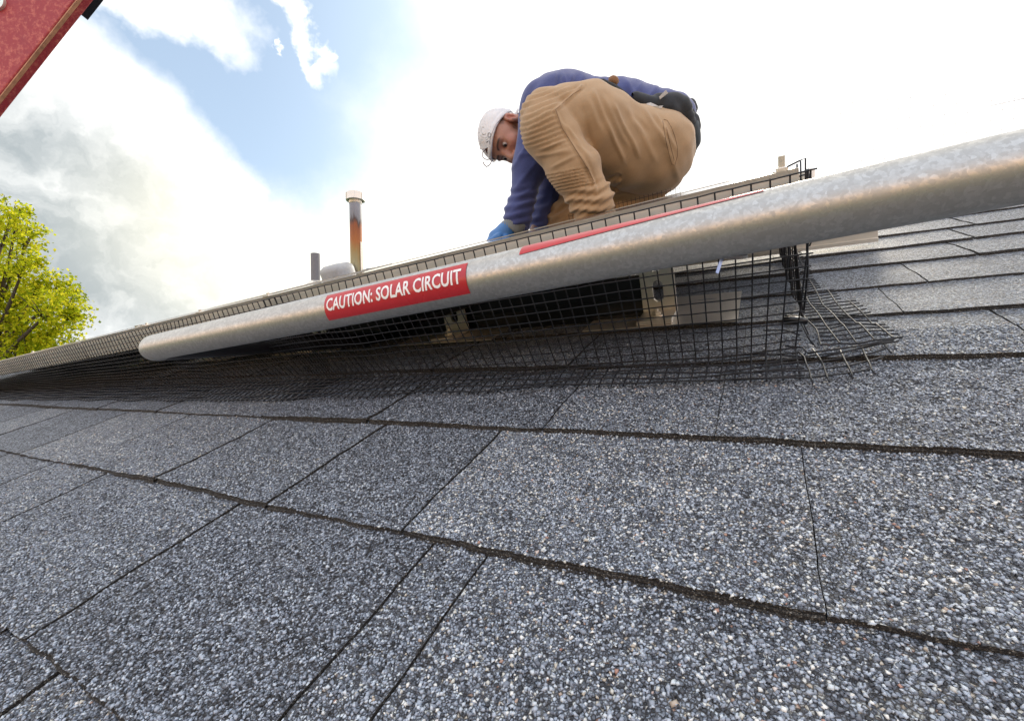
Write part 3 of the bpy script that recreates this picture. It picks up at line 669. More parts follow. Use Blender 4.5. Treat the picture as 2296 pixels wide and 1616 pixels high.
# ------------------------------------------------------------------ red ladder rail above the camera's left
t = thing('ladder', 'red speckled fibreglass ladder rail leaning into the top left corner', 'ladder', W(-200, 500, .62))
def red_mat():
    M, n, p = mat('red_fibreglass'); o = n.n('ShaderNodeTexCoord').outputs['Object']
    a = n.noise(o, 170, 5, .7); bb = n.noise(o, 45, 4, .6)
    c = n.mix(n.mapr(a, .45, .72), (.36, .035, .045), (.60, .16, .12)); c = n.mix(n.math('MULTIPLY', n.mapr(bb, .55, .75), .35), c, (.26, .03, .05))
    setp(n, p, Base_Color=c, Roughness=.6); bump(n, p, a, .3, .001); return M
MR = red_mat()
a0_, a1_ = W(-60, 286, .50), W(308, -178, .50); ld = (a1_ - a0_) / np.linalg.norm(a1_ - a0_); pn = np.cross(ld, CF); pn /= np.linalg.norm(pn)
if pn @ CR > 0: pn = -pn
if pn @ CU < 0: pn = -pn
b = MB(); A = a0_ - ld * .15; LL = 1.1
b.box(A, ld * LL, pn * .085, CF * .0045); b.box(A + CF * .0045, ld * LL, pn * .006, CF * .010); b.box(A + pn * .079 + CF * .0045, ld * LL, pn * .006, CF * .010); b.build('rail', MR, t, bevel=.002)
b = MB(); b.box(A - pn * .0012 + CF * .001, ld * LL, pn * .0011, CF * .004); b.build('worn_edge', simple('worn_edge', (.50, .25, .14), .6, 0, .3, 150), t)
b = MB(); q0 = W(168, 23, .512); b.box(q0 - pn * .001, ld * .12, -pn * .0032, CF * .012); b.build('edge_clip', M_PLB, t)
b = MB(); b.tube([W(3, 12, .503) - CF * .006, W(3, 12, .503) + CF * .003], .009, 20); b.build('hole_disc', simple('hole_disc', (.7, .75, .65), .3, .6), t)  # pale disc stands in for a hole, bright background put into its colour
# far rail and rungs, out of frame to the upper left
b = MB(); b.box(A + pn * .42, ld * LL, pn * .085, CF * .0045); b.build('rail', MR, t, bevel=.002)
for i in range(4):
    b = MB(); p0 = A + ld * (.05 + .3 * i) + CF * .02; b.tube([p0 + pn * .05, p0 + pn * .46], .016, 12); b.build('rung', M_ALU, t, True)
# ------------------------------------------------------------------ tree beyond the gable
def leaf_mat():
    M = bpy.data.materials.new('spring_leaf'); M.use_nodes = True; n = NT(M.node_tree); g = n.n('ShaderNodeNewGeometry').outputs['Random Per Island']
    c = n.ramp(g, [(0, (.07, .13, .012)), (.35, (.19, .28, .02)), (.7, (.36, .40, .025)), (1, (.58, .52, .04))])
    ct = n.ramp(g, [(0, (.38, .46, .02)), (.5, (.70, .72, .03)), (1, (.88, .78, .05))])
    d = n.n('ShaderNodeBsdfDiffuse', i_0=c); t_ = n.n('ShaderNodeBsdfTranslucent', i_0=ct); mx_ = n.n('ShaderNodeMixShader', i_0=.66, i_1=d.outputs[0], i_2=t_.outputs[0]); n.n('ShaderNodeOutputMaterial', i_0=mx_.outputs[0]); return M
ZT = 9.5
def TP(x, y, d=0.): return W(x, y, ZT + d)
tree = thing('tree', 'sunlit yellow-green maple tree beyond the left end of the roof', 'tree', W(-60, 1380, ZT))
bark = simple('bark', (.055, .042, .033), .9, 0, .25, 30, .5, .01)
rt = random.Random(3)
lobes = [(-30, 520, 70, 0, .2), (20, 500, 42, 0, -.4), (45, 470, 22, 0, 0), (70, 530, 34, 0, .3), (-10, 600, 70, 0, 0), (60, 585, 38, 0, -.3), (100, 640, 46, 0, .1), (150, 655, 36, 0, .3), (175, 700, 32, 0, 0), (120, 690, 50, 0, -.3), (60, 680, 52, 0, .5), (10, 700, 60, 0, 0), (130, 740, 46, 0, .2), (60, 750, 60, 0, .2), (-60, 680, 90, 0, .4), (-20, 790, 90, 0, .3), (80, 800, 70, 0, 0), (-120, 580, 90, 0, .2), (-160, 720, 110, 0, .5)]
trunk = MB(); base_ = W(-60, 1380, ZT); fork = W(-40, 860, ZT)
trunk.tube([base_, (base_ + fork) / 2 + np.array([.1, .05, 0]), fork], [.24, .19, .15], 14); trunk.build('trunk', bark, tree, True)
pm = ZT / FPX
lv = []; limbs = []
for (x, y, r_, _, d) in lobes:
    c = TP(x, y, d); L = [fork, fork * .55 + c * .45 + np.array([rt.uniform(-.15, .15), rt.uniform(-.15, .15), .15]), c]
    b = MB(); b.tube(L, [.075, .04, .014], 7)
    for q in range(7):
        e = c + np.array([rt.gauss(0, 1), rt.gauss(0, 1), rt.gauss(0, 1)]) * r_ * pm * .55; s0 = L[1] * .3 + c * .7; b.tube([s0, (s0 + e) / 2 + np.array([0, 0, .04]), e], [.014, .009, .004], 5)
    limbs.append(b)
allb = MB()
for b in limbs: allb.add(b.v, b.f)
allb.build('branches', bark, tree, True)
NL = 0; VV = []; FF = []
for (x, y, r_, _, d) in lobes:
    c = TP(x, y, d); rr = r_ * pm; ncl = int(64 * (r_ / 50) ** 2)
    for q in range(ncl):
        v = rng.normal(0, 1, 3); v /= np.linalg.norm(v); cc = c + v * rr * (rng.random() ** .45) * rng.uniform(.75, 1.12)
        for k in range(14):
            p = cc + rng.normal(0, .062, 3); s_ = rng.uniform(.026, .048); a = rng.normal(0, 1, 3); a /= np.linalg.norm(a); t_ = np.cross(a, rng.normal(0, 1, 3)); t_ /= np.linalg.norm(t_)
            nn = np.cross(a, t_) * s_ * .25; i0 = len(VV)
            VV += [p - a * s_, p + t_ * s_ * .8 + nn, p + a * s_ * .3 + t_ * s_ * .25, p + a * s_ * 1.15, p + a * s_ * .3 - t_ * s_ * .3, p - t_ * s_ * .8 + nn]
            FF += [(i0, i0 + 1, i0 + 2, i0 + 5), (i0 + 5, i0 + 2, i0 + 3, i0 + 4)]
print('leaves', len(FF) // 2)
npmesh('crown', VV, FF, leaf_mat(), tree)
# ------------------------------------------------------------------ the worker: implicit surfaces in camera-metric coordinates (right, up, away)
ZP = 1.58
def J(x, y, d=0.): return Q(x, y, ZP + d)
PXM = FPX / ZP
class Field:
    def __init__(s, lo, hi, h):
        s.lo = np.array(lo, np.float32); s.h = h; n = np.ceil((np.array(hi) - s.lo) / h).astype(int) + 1
        s.ax = [(s.lo[i] + h * np.arange(n[i])).astype(np.float32) for i in range(3)]
        s.X = s.ax[0][:, None, None]; s.Y = s.ax[1][None, :, None]; s.Z = s.ax[2][None, None, :]; s.n = n
    def cap(s, a, b, r1, r2=None):
        a = np.asarray(a, np.float32); b = np.asarray(b, np.float32); r2 = r1 if r2 is None else r2; ba = b - a; L = float(ba @ ba) + 1e-9
        px_, py_, pz_ = s.X - a[0], s.Y - a[1], s.Z - a[2]
        t = np.clip((px_ * ba[0] + py_ * ba[1] + pz_ * ba[2]) / L, 0, 1)
        return np.sqrt((px_ - t * ba[0]) ** 2 + (py_ - t * ba[1]) ** 2 + (pz_ - t * ba[2]) ** 2) - (r1 + (r2 - r1) * t)
    def ell(s, c, rad, M=None):
        c = np.asarray(c, np.float32); p = [s.X - c[0], s.Y - c[1], s.Z - c[2]]
        if M is not None: p = [p[0] * M[i][0] + p[1] * M[i][1] + p[2] * M[i][2] for i in range(3)]
        k0 = np.sqrt((p[0] / rad[0]) ** 2 + (p[1] / rad[1]) ** 2 + (p[2] / rad[2]) ** 2)
        k1 = np.sqrt((p[0] / rad[0] ** 2) ** 2 + (p[1] / rad[1] ** 2) ** 2 + (p[2] / rad[2] ** 2) ** 2) + 1e-6
        return k0 * (k0 - 1) / k1
def smin(a, b, k):
    h = np.clip(.5 + .5 * (b - a) / k, 0, 1); return b + (a - b) * h - k * h * (1 - h)
def smax(a, b, k): return -smin(-a, -b, k)
def U_(k, *f):
    r = f[0]
    for g_ in f[1:]: r = smin(r, g_, k)
    return r
def nets(fd, Fv):
    neg = Fv < 0; n = Fv.shape; cs = np.zeros([q - 1 for q in n], np.int8)
    for i in (0, 1):
        for j in (0, 1):
            for k in (0, 1): cs += neg[i:n[0] - 1 + i, j:n[1] - 1 + j, k:n[2] - 1 + k]
    act = (cs > 0) & (cs < 8); I = np.argwhere(act); idx = -np.ones(act.shape, np.int64); idx[act] = np.arange(len(I))
    acc = np.zeros((len(I), 3)); cnt = np.zeros(len(I))
    co = [(i, j, k) for i in (0, 1) for j in (0, 1) for k in (0, 1)]
    vals = {c: Fv[I[:, 0] + c[0], I[:, 1] + c[1], I[:, 2] + c[2]] for c in co}
    for a in co:
        for ax in range(3):
            if a[ax] == 0:
                b_ = list(a); b_[ax] = 1; b_ = tuple(b_); va, vb = vals[a], vals[b_]; m_ = (va < 0) != (vb < 0)
                t = np.where(m_, va / np.where(m_, va - vb, 1), 0); p = np.tile(np.array(a, float), (len(I), 1)); p[:, ax] = t
                acc[m_] += p[m_]; cnt[m_] += 1
    V_ = (I + acc / cnt[:, None]) * fd.h + fd.lo
    Fs = []
    for ax in range(3):
        u, v = (ax + 1) % 3, (ax + 2) % 3
        sl0 = [slice(1, -1)] * 3; sl0[ax] = slice(0, n[ax] - 1); sl1 = list(sl0); sl1[ax] = slice(1, n[ax])
        A, B = neg[tuple(sl0)], neg[tuple(sl1)]; E = np.argwhere(A != B); sg = A[tuple(E.T)]
        base = E.copy(); base[:, u] += 1; base[:, v] += 1; base[:, ax] += 0
        def g(du, dv):
            q = base.copy(); q[:, u] -= du; q[:, v] -= dv; return idx[q[:, 0], q[:, 1], q[:, 2]]
        quad = np.stack([g(1, 1), g(0, 1), g(0, 0), g(1, 0)], 1); quad[~sg] = quad[~sg][:, ::-1]; Fs.append(quad)
    Fq = np.concatenate(Fs)
    return V_, Fq[(Fq >= 0).all(1)]
def hnoise(P, seed, f):                         # cheap smooth noise in [-1, 1]
    r_ = np.random.default_rng(seed); o = 0
    for i in range(5):
        k = r_.normal(0, f, 3); o = o + np.sin(P[..., 0] * k[0] + P[..., 1] * k[1] + P[..., 2] * k[2] + r_.uniform(0, 6.28))
    return o / 2.6
def finish(name, fd, Fv, matl, parent, disp=None, flip=True):
    V_, F_ = nets(fd, Fv)
    if disp is not None:
        e = fd.h; G = np.stack(np.gradient(Fv, e), -1) if Fv.size < 9e6 else None
        ii = np.clip(((V_ - fd.lo) / e).round().astype(int), 0, fd.n - 1); nn = G[ii[:, 0], ii[:, 1], ii[:, 2]]; nn /= np.linalg.norm(nn, axis=1, keepdims=True) + 1e-9
        V_ = V_ + nn * disp(V_)[:, None]
    o = npmesh(name, cam2w(V_), F_[:, ::-1] if flip else F_, matl, parent, smooth=True)
    return o, V_
def pix(V_): return 1148 + FPX * V_[:, 0] / V_[:, 2], 808 - FPX * V_[:, 1] / V_[:, 2]
def sm(x, a, b):
    t = np.clip((x - a) / (b - a), 0, 1); return t * t * (3 - 2 * t)
def seg(px_, py_, pts):                         # distance in picture units to a polyline, and the run along it
    best = np.full(px_.shape, 1e9); 
    for (x0, y0), (x1, y1) in zip(pts[:-1], pts[1:]):
        L = (x1 - x0) ** 2 + (y1 - y0) ** 2; t = np.clip(((px_ - x0) * (x1 - x0) + (py_ - y0) * (y1 - y0)) / L, 0, 1)
        best = np.minimum(best, np.hypot(px_ - x0 - t * (x1 - x0), py_ - y0 - t * (y1 - y0)))
    return best
def cloth(name, col, rough=.85, var=.10, sheen=.2, sc=1400):
    M, n, p = mat(name); o = n.n('ShaderNodeTexCoord').outputs['Object']
    a = n.noise(o, sc, 2, .5); bb = n.noise(o, 22, 5, .6); d_ = n.noise(o, 130, 4, .7)
    f = n.math('ADD', n.math('MULTIPLY', bb, .6), n.math('MULTIPLY', d_, .4))
    c = n.mix(n.mapr(f, .3, .7), [x * (1 - var) for x in col], [x * (1 + var) for x in col])
    setp(n, p, Base_Color=c, Roughness=rough); p.inputs['Sheen Weight'].default_value = sheen
    bump(n, p, n.math('ADD', n.math('MULTIPLY', d_, .7), n.math('MULTIPLY', a, .3)), .35, .002); return M
man = thing('person', 'man in blue shirt, khaki trousers and white cap crouching behind the panel', 'person', cam2w(J(1380, 520, .1)))
# ---- trousers
M_TR = cloth('khaki_twill', (.42, .275, .150), .85, .07)
fd = Field(J(1150, 600, 0) * [1, 1, 0] + [0, -.02, 1.24], J(1580, 170, 0) * [1, 1, 0] + [0, 0, 2.02], .0042)
K, K2 = J(1230, 267, -.17), J(1230, 290, -.19)
thigh = U_(.05, fd.cap(K, J(1318, 283, -.13), .088, .118), fd.cap(J(1318, 284, -.13), J(1440, 330, -.02), .118, .112), fd.ell(J(1454, 342, .03), (.145, .128, .18)), fd.cap(J(1400, 352, -.04), J(1470, 352, .02), .10, .11))
shin = U_(.03, fd.cap(K2, J(1288, 379, -.20), .088, .073), fd.cap(J(1288, 379, -.20), J(1325, 452, -.18), .073, .064), fd.cap(J(1325, 452, -.18), J(1352, 515, -.13), .062, .046))
near = smin(thigh, shin, .006)
far = U_(.04, fd.cap(J(1450, 340, .15), J(1262, 500, .2), .12, .085), fd.cap(J(1262, 520, .2), J(1395, 492, .17), .085, .085), fd.cap(J(1395, 492, .17), J(1502, 484, .16), .085, .062), fd.cap(J(1478, 375, .10), J(1470, 340, .10), .094, .12))
waist = fd.cap(J(1462, 322, .04), J(1480, 322, .05), .10, .10)
T_ = U_(.03, near, far); T_ = smin(T_, waist, .05)
def tr_disp(V_):
    x, y = pix(V_); nearside = sm(-V_[:, 2], -1.62, -1.50); d = np.zeros(len(V_))
    def ribs(wv, per):
        ph = (wv / per) % 1.0; return np.where(ph < .8, (ph / .8) ** .8, np.cos((ph - .8) / .2 * math.pi / 2))
    # knee ribs, between the outer edge and the side seam
    seamx = np.interp(y, [195, 205, 247, 262, 290, 340, 380], [1305, 1290, 1244, 1250, 1262, 1290, 1300])
    w1 = (-y) * 1.0 + -.42 * x + 5.5 * np.sin((x - 1170) / 38.) + 3.2 * hnoise(V_, 8, 22)
    mk = sm(seamx - x, 0, 8) * sm(y, 190, 200) * sm(-y, -338, -322); d += mk * (.0050 * ribs(w1, 12.5) - .0025)
    # shin ribs
    ax_ = np.array([86., 190.]); ax_ /= np.linalg.norm(ax_); t = (x - 1228) * ax_[0] + (y - 266) * ax_[1]; off = -(x - 1228) * ax_[1] + (y - 266) * ax_[0]
    t2 = t + .22 * off + 1.8 * hnoise(V_, 9, 30)
    mk = sm(t2, 118, 124) * sm(-t2, -178, -170) * sm(off, -42, -34) * (x < 1345); d += mk * (.0038 * ribs(t2, 8.0) - .0015)
    # folds bunched at the ankle
    mk = sm(t, 165, 182) * (x < 1392); d += mk * (.0040 * np.sin(t * .26 + off * .07 + 1.3 * np.sin(off * .06)) + .0016 * np.sin(t * .5 - off * .12))
    # soft creases on the thigh and seat
    for (xa, ya, xb, yb, amp, wd) in [(1330, 205, 1398, 360, .0040, 5), (1352, 215, 1408, 330, .0028, 6), (1375, 235, 1432, 350, .0038, 5), (1405, 240, 1470, 360, .0030, 7), (1440, 245, 1500, 330, .0034, 6), (1470, 258, 1515, 330, .003, 5), (1306, 240, 1330, 350, -.004, 8),
                                      (1320, 225, 1345, 290, .003, 6), (1215, 335, 1268, 318, .0032, 4), (1205, 350, 1275, 340, .0028, 4), (1240, 375, 1290, 350, .0030, 4), (1420, 260, 1455, 300, -.003, 7), (1500, 340, 1520, 400, .003, 7), (1262, 280, 1300, 320, .003, 4), (1275, 300, 1318, 350, .0028, 5)]:
        L = math.hypot(xb - xa, yb - ya); ux, uy = (xb - xa) / L, (yb - ya) / L; s_ = (x - xa) * ux + (y - ya) * uy; o_ = -(x - xa) * uy + (y - ya) * ux
        d += 1.45 * amp * np.exp(-(o_ / wd) ** 2) * sm(s_, -12, 14) * sm(-s_, -L - 16, -L + 18)
    # side seam
    sp = [(1304, 192), (1290, 205), (1262, 232), (1244, 248), (1262, 288), (1290, 335), (1318, 378), (1334, 412), (1336, 432)]
    ds = seg(x, y, sp); d += .0030 * np.exp(-((ds) / 3.2) ** 2) - .002 * np.exp(-((ds - 6) / 3) ** 2)
    d += .0034 * hnoise(V_ * [1, .45, 1], 3, 30) + .0016 * hnoise(V_, 5, 60)
    return d * np.where(V_[:, 2] < 1.75, 1, .4)
trou, TV = finish('trousers', fd, T_, M_TR, man, tr_disp)
def bvh(o):
    me = o.data; return BVHTree.FromPolygons([v.co.copy() for v in me.vertices], [tuple(p.vertices) for p in me.polygons])
def shoot(B, x, y, lift=.0):
    d = Vector(W(x, y, 1) - CO).normalized(); hit = B.ray_cast(Vector(CO), d)
    return None if hit[0] is None else np.array(hit[0]) - np.array(d) * lift
def strip(B, pts, r, lift=0., dens=6, n=5):
    out = []
    for (a, b_) in zip(pts[:-1], pts[1:]):
        k = max(1, int(math.hypot(b_[0] - a[0], b_[1] - a[1]) / dens))
        for i in range(k): q = shoot(B, a[0] + (b_[0] - a[0]) * i / k, a[1] + (b_[1] - a[1]) * i / k, lift); out.append(q) if q is not None else None
    q = shoot(B, *pts[-1], lift); out.append(q) if q is not None else None
    return out
TB = bvh(trou)
M_SEAM = cloth('khaki_seam', (.25, .155, .08), .9)
for pts in ([(1486, 271), (1492, 310), (1500, 345), (1506, 368), (1513, 371), (1517, 366)], [(1488, 268), (1496, 270), (1505, 285), (1513, 305), (1519, 330), (1519, 350), (1514, 368)], [(1494, 285), (1503, 325), (1512, 360)]):
    b = MB(); P_ = strip(TB, pts, 0, .0002); b.tube(P_, .0010, 6); b.build('pocket_seam', M_SEAM, trou, True)
b = MB(); b.tube(strip(TB, [(1303, 200), (1284, 212), (1246, 246), (1260, 286), (1290, 334), (1318, 378), (1333, 410)], 0, .0002), .0011, 6); b.build('side_seam', M_SEAM, trou, True)
# ---- shirt
M_SHRT = cloth('blue_jersey', (.048, .064, .205), .8, .12, .3)
fd = Field(J(1120, 545, 0) * [1, 1, 0] + [0, 0, 1.38], J(1590, 140, 0) * [1, 1, 0] + [0, 0, 2.08], .0042)
tor = U_(.07, fd.cap(J(1486, 283, .06), J(1375, 268, .08), .118, .116), fd.cap(J(1375, 268, .08), J(1275, 258, .09), .116, .118), fd.ell(J(1270, 262, .10), (.118, .118, .18)), fd.cap(J(1222, 240, -.005), J(1250, 244, .26), .078, .078))
arm = U_(.03, fd.cap(J(1215, 250, .0), J(1189, 372, .02), .080, .054), fd.cap(J(1189, 372, .02), J(1163, 478, .03), .054, .042), fd.cap(J(1163, 478, .03), J(1161, 494, .03), .043, .046))
farm = U_(.03, fd.cap(J(1262, 262, .27), J(1242, 400, .22), .078, .060), fd.cap(J(1242, 400, .22), J(1212, 500, .17), .060, .048))
belly = fd.cap(J(1310, 320, .10), J(1400, 330, .09), .12, .12)
SH = U_(.03, tor, arm, farm, belly)
neckh = fd.cap(J(1172, 280, .10), J(1120, 300, .10), .058, .075)                  # opening for the neck
SH = smax(SH, -neckh, .008)
def sh_disp(V_):
    x, y = pix(V_); d = .003 * hnoise(V_, 11, 24) + .0016 * hnoise(V_, 12, 60)
    for (xa, ya, xb, yb, amp, wd) in [(1253, 165, 1250, 215, -.010, 5), (1262, 168, 1275, 210, .005, 4), (1285, 170, 1265, 215, .005, 5), (1310, 168, 1290, 205, .004, 5), (1340, 170, 1318, 200, .004, 5), (1400, 180, 1425, 225, .004, 6), (1365, 175, 1350, 200, -.003, 5), (1440, 188, 1412, 225, .004, 6), (1475, 195, 1445, 230, .006, 6), (1500, 205, 1478, 240, .006, 6),
                                      (1180, 330, 1150, 380, .003, 4), (1205, 360, 1160, 420, .003, 5), (1195, 420, 1150, 455, .004, 5), (1190, 450, 1145, 475, .004, 4), (1200, 340, 1165, 350, .003, 4), (1262, 440, 1205, 480, .004, 6), (1240, 430, 1215, 520, .003, 5), (1215, 190, 1185, 235, .003, 6), (1240, 200, 1195, 300, .002, 6)]:
        L = math.hypot(xb - xa, yb - ya); ux, uy = (xb - xa) / L, (yb - ya) / L; s_ = (x - xa) * ux + (y - ya) * uy; o_ = -(x - xa) * uy + (y - ya) * ux
        d += amp * np.exp(-(o_ / wd) ** 2) * sm(s_, -10, 10) * sm(-s_, -L - 12, -L + 10)
    d += .003 * np.sin((y * 1.0 + x * .25) * .32) * sm(-x, -1235, -1200) * sm(y, 400, 440)
    return d
shirt, SV = finish('shirt', fd, SH, M_SHRT, man, sh_disp)
# ---- head, neck, arms and hands: one body surface
hp_ = np.array([-.23, -.97]); hp_ /= np.linalg.norm(hp_); hq = np.array([-.97, .23]); hq /= np.linalg.norm(hq)   # right, down -> up flips below
pF = np.array([hp_[0], hp_[1], 0]); pC = np.array([hq[0], hq[1], 0])
HF = .88 * pF + np.array([0, 0, -.47]); HF /= np.linalg.norm(HF)
HC = .99 * pC + .03 * pF + np.array([0, 0, .08]); HC -= HF * (HC @ HF); HC /= np.linalg.norm(HC)
HN = np.cross(HF, HC); HN = HN if HN[2] < 0 else -HN
HS = .93
HO = J(1144, 268, .075) - HN * .074 * HS
def H(f, c, n_): return HO + HS * (f * HF + c * HC + n_ * HN)
HM = np.stack([HF, HC, HN])
fd = Field(J(1050, 590, 0) * [1, 1, 0] + [0, 0, 1.42], J(1275, 205, 0) * [1, 1, 0] + [0, 0, 1.92], .0027)
E3 = lambda c, r: fd.ell(H(*c), [q * HS for q in r], HM)
skull = E3((.004, .040, 0), (.098, .082, .076))
face = U_(.02, E3((.052, .0, 0), (.058, .070, .060)), E3((.060, -.055, 0), (.046, .060, .050)), E3((.078, -.100, 0), (.024, .022, .026)))
hd = smin(skull, face, .025)
for s_2 in (-1, 1):
    hd = smin(hd, E3((.073, -.030, .038 * s_2), (.024, .022, .020)), .018)            # cheek
    hd = smin(hd, E3((.092, .024, .026 * s_2), (.014, .008, .024)), .012)             # brow
    hd = smax(hd, -E3((.108, .002, .032 * s_2), (.020, .013, .020)), .010)            # socket
    hd = smin(hd, E3((.0835, .0005, .031 * s_2), (.0150, .0125, .0155)), .003); hd = smax(hd, -E3((.104, -.0010, .031 * s_2), (.012, .0040, .0125)), .0015)         # lids
    hd = smin(hd, fd.cap(H(.02, -.075, .052 * s_2), H(.075, -.105, .022 * s_2), .016, .014), .02)   # jaw
    hd = smin(hd, E3((.112, -.046, .014 * s_2), (.011, .009, .009)), .006)            # nostril wing
hd = U_(.008, hd, fd.cap(H(.100, .012, 0), H(.124, -.036, 0), .0085, .0125)); hd = smin(hd, E3((.122, -.042, 0), (.013, .010, .012)), .006)
for s_2 in (-1, 1): hd = smax(hd, -E3((.118, -.053, .008 * s_2), (.007, .004, .0045)), .003)
hd = smin(hd, E3((.102, -.068, 0), (.009, .006, .022)), .006); hd = smin(hd, E3((.099, -.082, 0), (.010, .007, .019)), .006)
hd = smax(hd, -E3((.112, -.0745, 0), (.010, .0016, .020)), .002)
ear = E3((-.004, -.002, .079), (.022, .036, .011)); ear = smax(ear, -E3((.002, -.002, .089), (.0115, .020, .010)), .004); ear = smin(ear, E3((.008, -.010, .083), (.005, .009, .005)), .003)
ear = smin(ear, fd.cap(H(-.012, .016, .084), H(-.010, -.012, .086), .0028), .003)
ear2 = E3((-.004, -.002, -.076), (.019, .031, .010))
hd = U_(.006, hd, ear, ear2)
neck = fd.cap(H(-.03, -.04, 0), J(1215, 262, .11), .060, .066)
fore = U_(.02, fd.cap(J(1200, 300, .01), J(1189, 372, .02), .05, .040), fd.cap(J(1189, 372, .02), J(1158, 500, .03), .036, .025), fd.cap(J(1240, 390, .22), J(1200, 530, .15), .040, .026))
def hand(wr, pc, dirs, sc=1.):
    h_ = fd.cap(wr, pc, .026, .030)
    for base, mid, tip, r in dirs: h_ = smin(h_, smin(fd.cap(base, mid, r, r * .93), fd.cap(mid, tip, r * .93, r * .78), .003), .005)
    return h_
def fingers(x0, y0, d0, dx, dy, dd, spread, r=.0095):
    out = []
    for i, L in enumerate((.86, 1.0, .96, .76)):
        o = (i - 1.5) * spread; b0 = J(x0, y0, d0) + np.array([0, o * .25, o])
        m_ = b0 + np.array([dx, dy, dd]) * .045 * L; t_ = m_ + np.array([dx * .55, dy - .75, dd * .6]) * .042 * L; out.append((b0, m_, t_, r))
    b0 = J(x0 + 16, y0 + 2, d0 - .03); m_ = b0 + np.array([dx * .5, dy - .3, dd - .5]) * .036; out.append((b0, m_, m_ + np.array([dx, dy - .5, dd]) * .026, r * 1.12)); return out
h1 = hand(J(1157, 500, .03), J(1134, 522, .03), fingers(1120, 532, .03, -.85, -.40, 0, .019)); h2 = hand(J(1200, 530, .15), J(1185, 552, .14), fingers(1176, 562, .14, -.7, -.5, 0, .019))
BD = smin(smin(hd, neck, .025), fore, .02); BD = U_(.012, BD, h1, h2)
M_SK, n, p = mat('skin'); at_ = n.n('ShaderNodeAttribute', attribute_name='skin_tone').outputs['Color']; o_ = n.n('ShaderNodeTexCoord').outputs['Object']
nz = n.noise(o_, 260, 4, .6); setp(n, p, Base_Color=n.mix(n.mapr(nz, .35, .65, 0, .14), at_, (.24, .10, .06)), Roughness=.5); p.inputs['Subsurface Weight'].default_value = .12; p.inputs['Subsurface Radius'].default_value = (.012, .004, .002); p.inputs['Subsurface Scale'].default_value = .5
bump(n, p, nz, .15, .001)
body, BV = finish('body', fd, BD, M_SK, man, lambda V_: .0005 * hnoise(V_, 2, 200))
hl = (BV - HO) @ HM.T / HS; f_, c_2, n_3 = hl[:, 0], hl[:, 1], np.abs(hl[:, 2])
base = np.tile(np.array([.46, .225, .145]), (len(BV), 1))
def paint(col, mk):
    global base; base = base * (1 - mk[:, None]) + np.array(col) * mk[:, None]
jit = .5 + .5 * hnoise(BV, 21, 400); low = .5 + .5 * hnoise(BV, 22, 60)
paint((.50, .17, .12), .5 * np.exp(-((f_ - .085) / .03) ** 2 - ((c_2 + .03) / .03) ** 2)); paint((.58, .20, .15), .75 * np.exp(-((f_ + .004) / .02) ** 2 - (c_2 / .03) ** 2) * (n_3 > .068))
beard = sm(-c_2, .045, .062) * sm(f_, .0, .02) * sm(-c_2 + 0 * f_, -.2, -.19); beard = np.maximum(beard, sm(f_, -.004, .012) * sm(-f_, -.036, -.022) * sm(-c_2, .004, .022) * (n_3 > .04))
side = sm(-f_, -.040, -.024) * sm(f_, -.14, -.13) * sm(c_2, .014, .030) * sm(n_3, .03, .05); nape = sm(-f_, .022, .040) * sm(c_2, -.06, -.04)
must = np.exp(-((c_2 + .060) / .007) ** 2) * sm(f_, .085, .095) * (n_3 < .03)
paint((.055, .032, .024), np.clip(beard * .78 + must * .7, 0, .85) * (.65 + .35 * jit)); paint((.035, .022, .018), np.clip(side * .8 + nape * .92, 0, .95) * (.7 + .3 * jit))
side2 = sm(c_2, .035, .05) * sm(-f_, -.085, -.06); paint((.035, .022, .018), side2 * .85)
bx = n_3; brow = np.exp(-((c_2 - .0235 - .004 * np.sin((bx - .012) / .04 * 3.14)) / .0045) ** 2) * sm(bx, .008, .013) * sm(-bx, -.056, -.048) * sm(f_, .06, .07); paint((.025, .015, .012), np.clip(brow * 1.4, 0, .96))
paint((.42, .13, .11), np.exp(-((c_2 + .075) / .010) ** 2) * sm(f_, .097, .103) * (n_3 < .022) * .8)
lid = np.exp(-((f_ - .094) / .012) ** 2 - ((c_2 - .001) / .016) ** 2 - ((n_3 - .031) / .016) ** 2); paint((.17, .075, .055), lid * .6)
paint((.03, .012, .01), np.exp(-((f_ - .117) / .007) ** 2 - ((c_2 + .053) / .004) ** 2 - ((n_3 - .008) / .005) ** 2) * .9)
ca = body.data.attributes.new('skin_tone', 'FLOAT_COLOR', 'POINT'); ca.data.foreach_set('color', np.concatenate([base, np.ones((len(base), 1))], 1).astype(np.float32).ravel())
# eyes
def ball(name, c, r, matl, parent, squash=None, n=16):
    b = MB(); v = []; 
    for i in range(n + 1):
        for j in range(2 * n):
            a, t_ = math.pi * i / n, math.pi * j / n; v.append(c + r * (math.cos(a) * HF + math.sin(a) * (math.cos(t_) * HC + math.sin(t_) * HN)))
    b.add([cam2w(q) for q in v], [(i * 2 * n + j, i * 2 * n + (j + 1) % (2 * n), (i + 1) * 2 * n + (j + 1) % (2 * n), (i + 1) * 2 * n + j) for i in range(n) for j in range(2 * n)]); return b.build(name, matl, parent, True)
M_EW = simple('eye_white', (.52, .47, .44), .25, 0, .03); M_IR = simple('iris', (.02, .012, .008), .15, 0, .1)
for s_2 in (-1, 1):
    c = H(.0885, .0005, .031 * s_2); ey = ball('eye', c, .0106, M_EW, body); ball('iris', c + .0052 * HF - .0010 * HC - .0016 * HN, .0072, M_IR, ey, n=12)
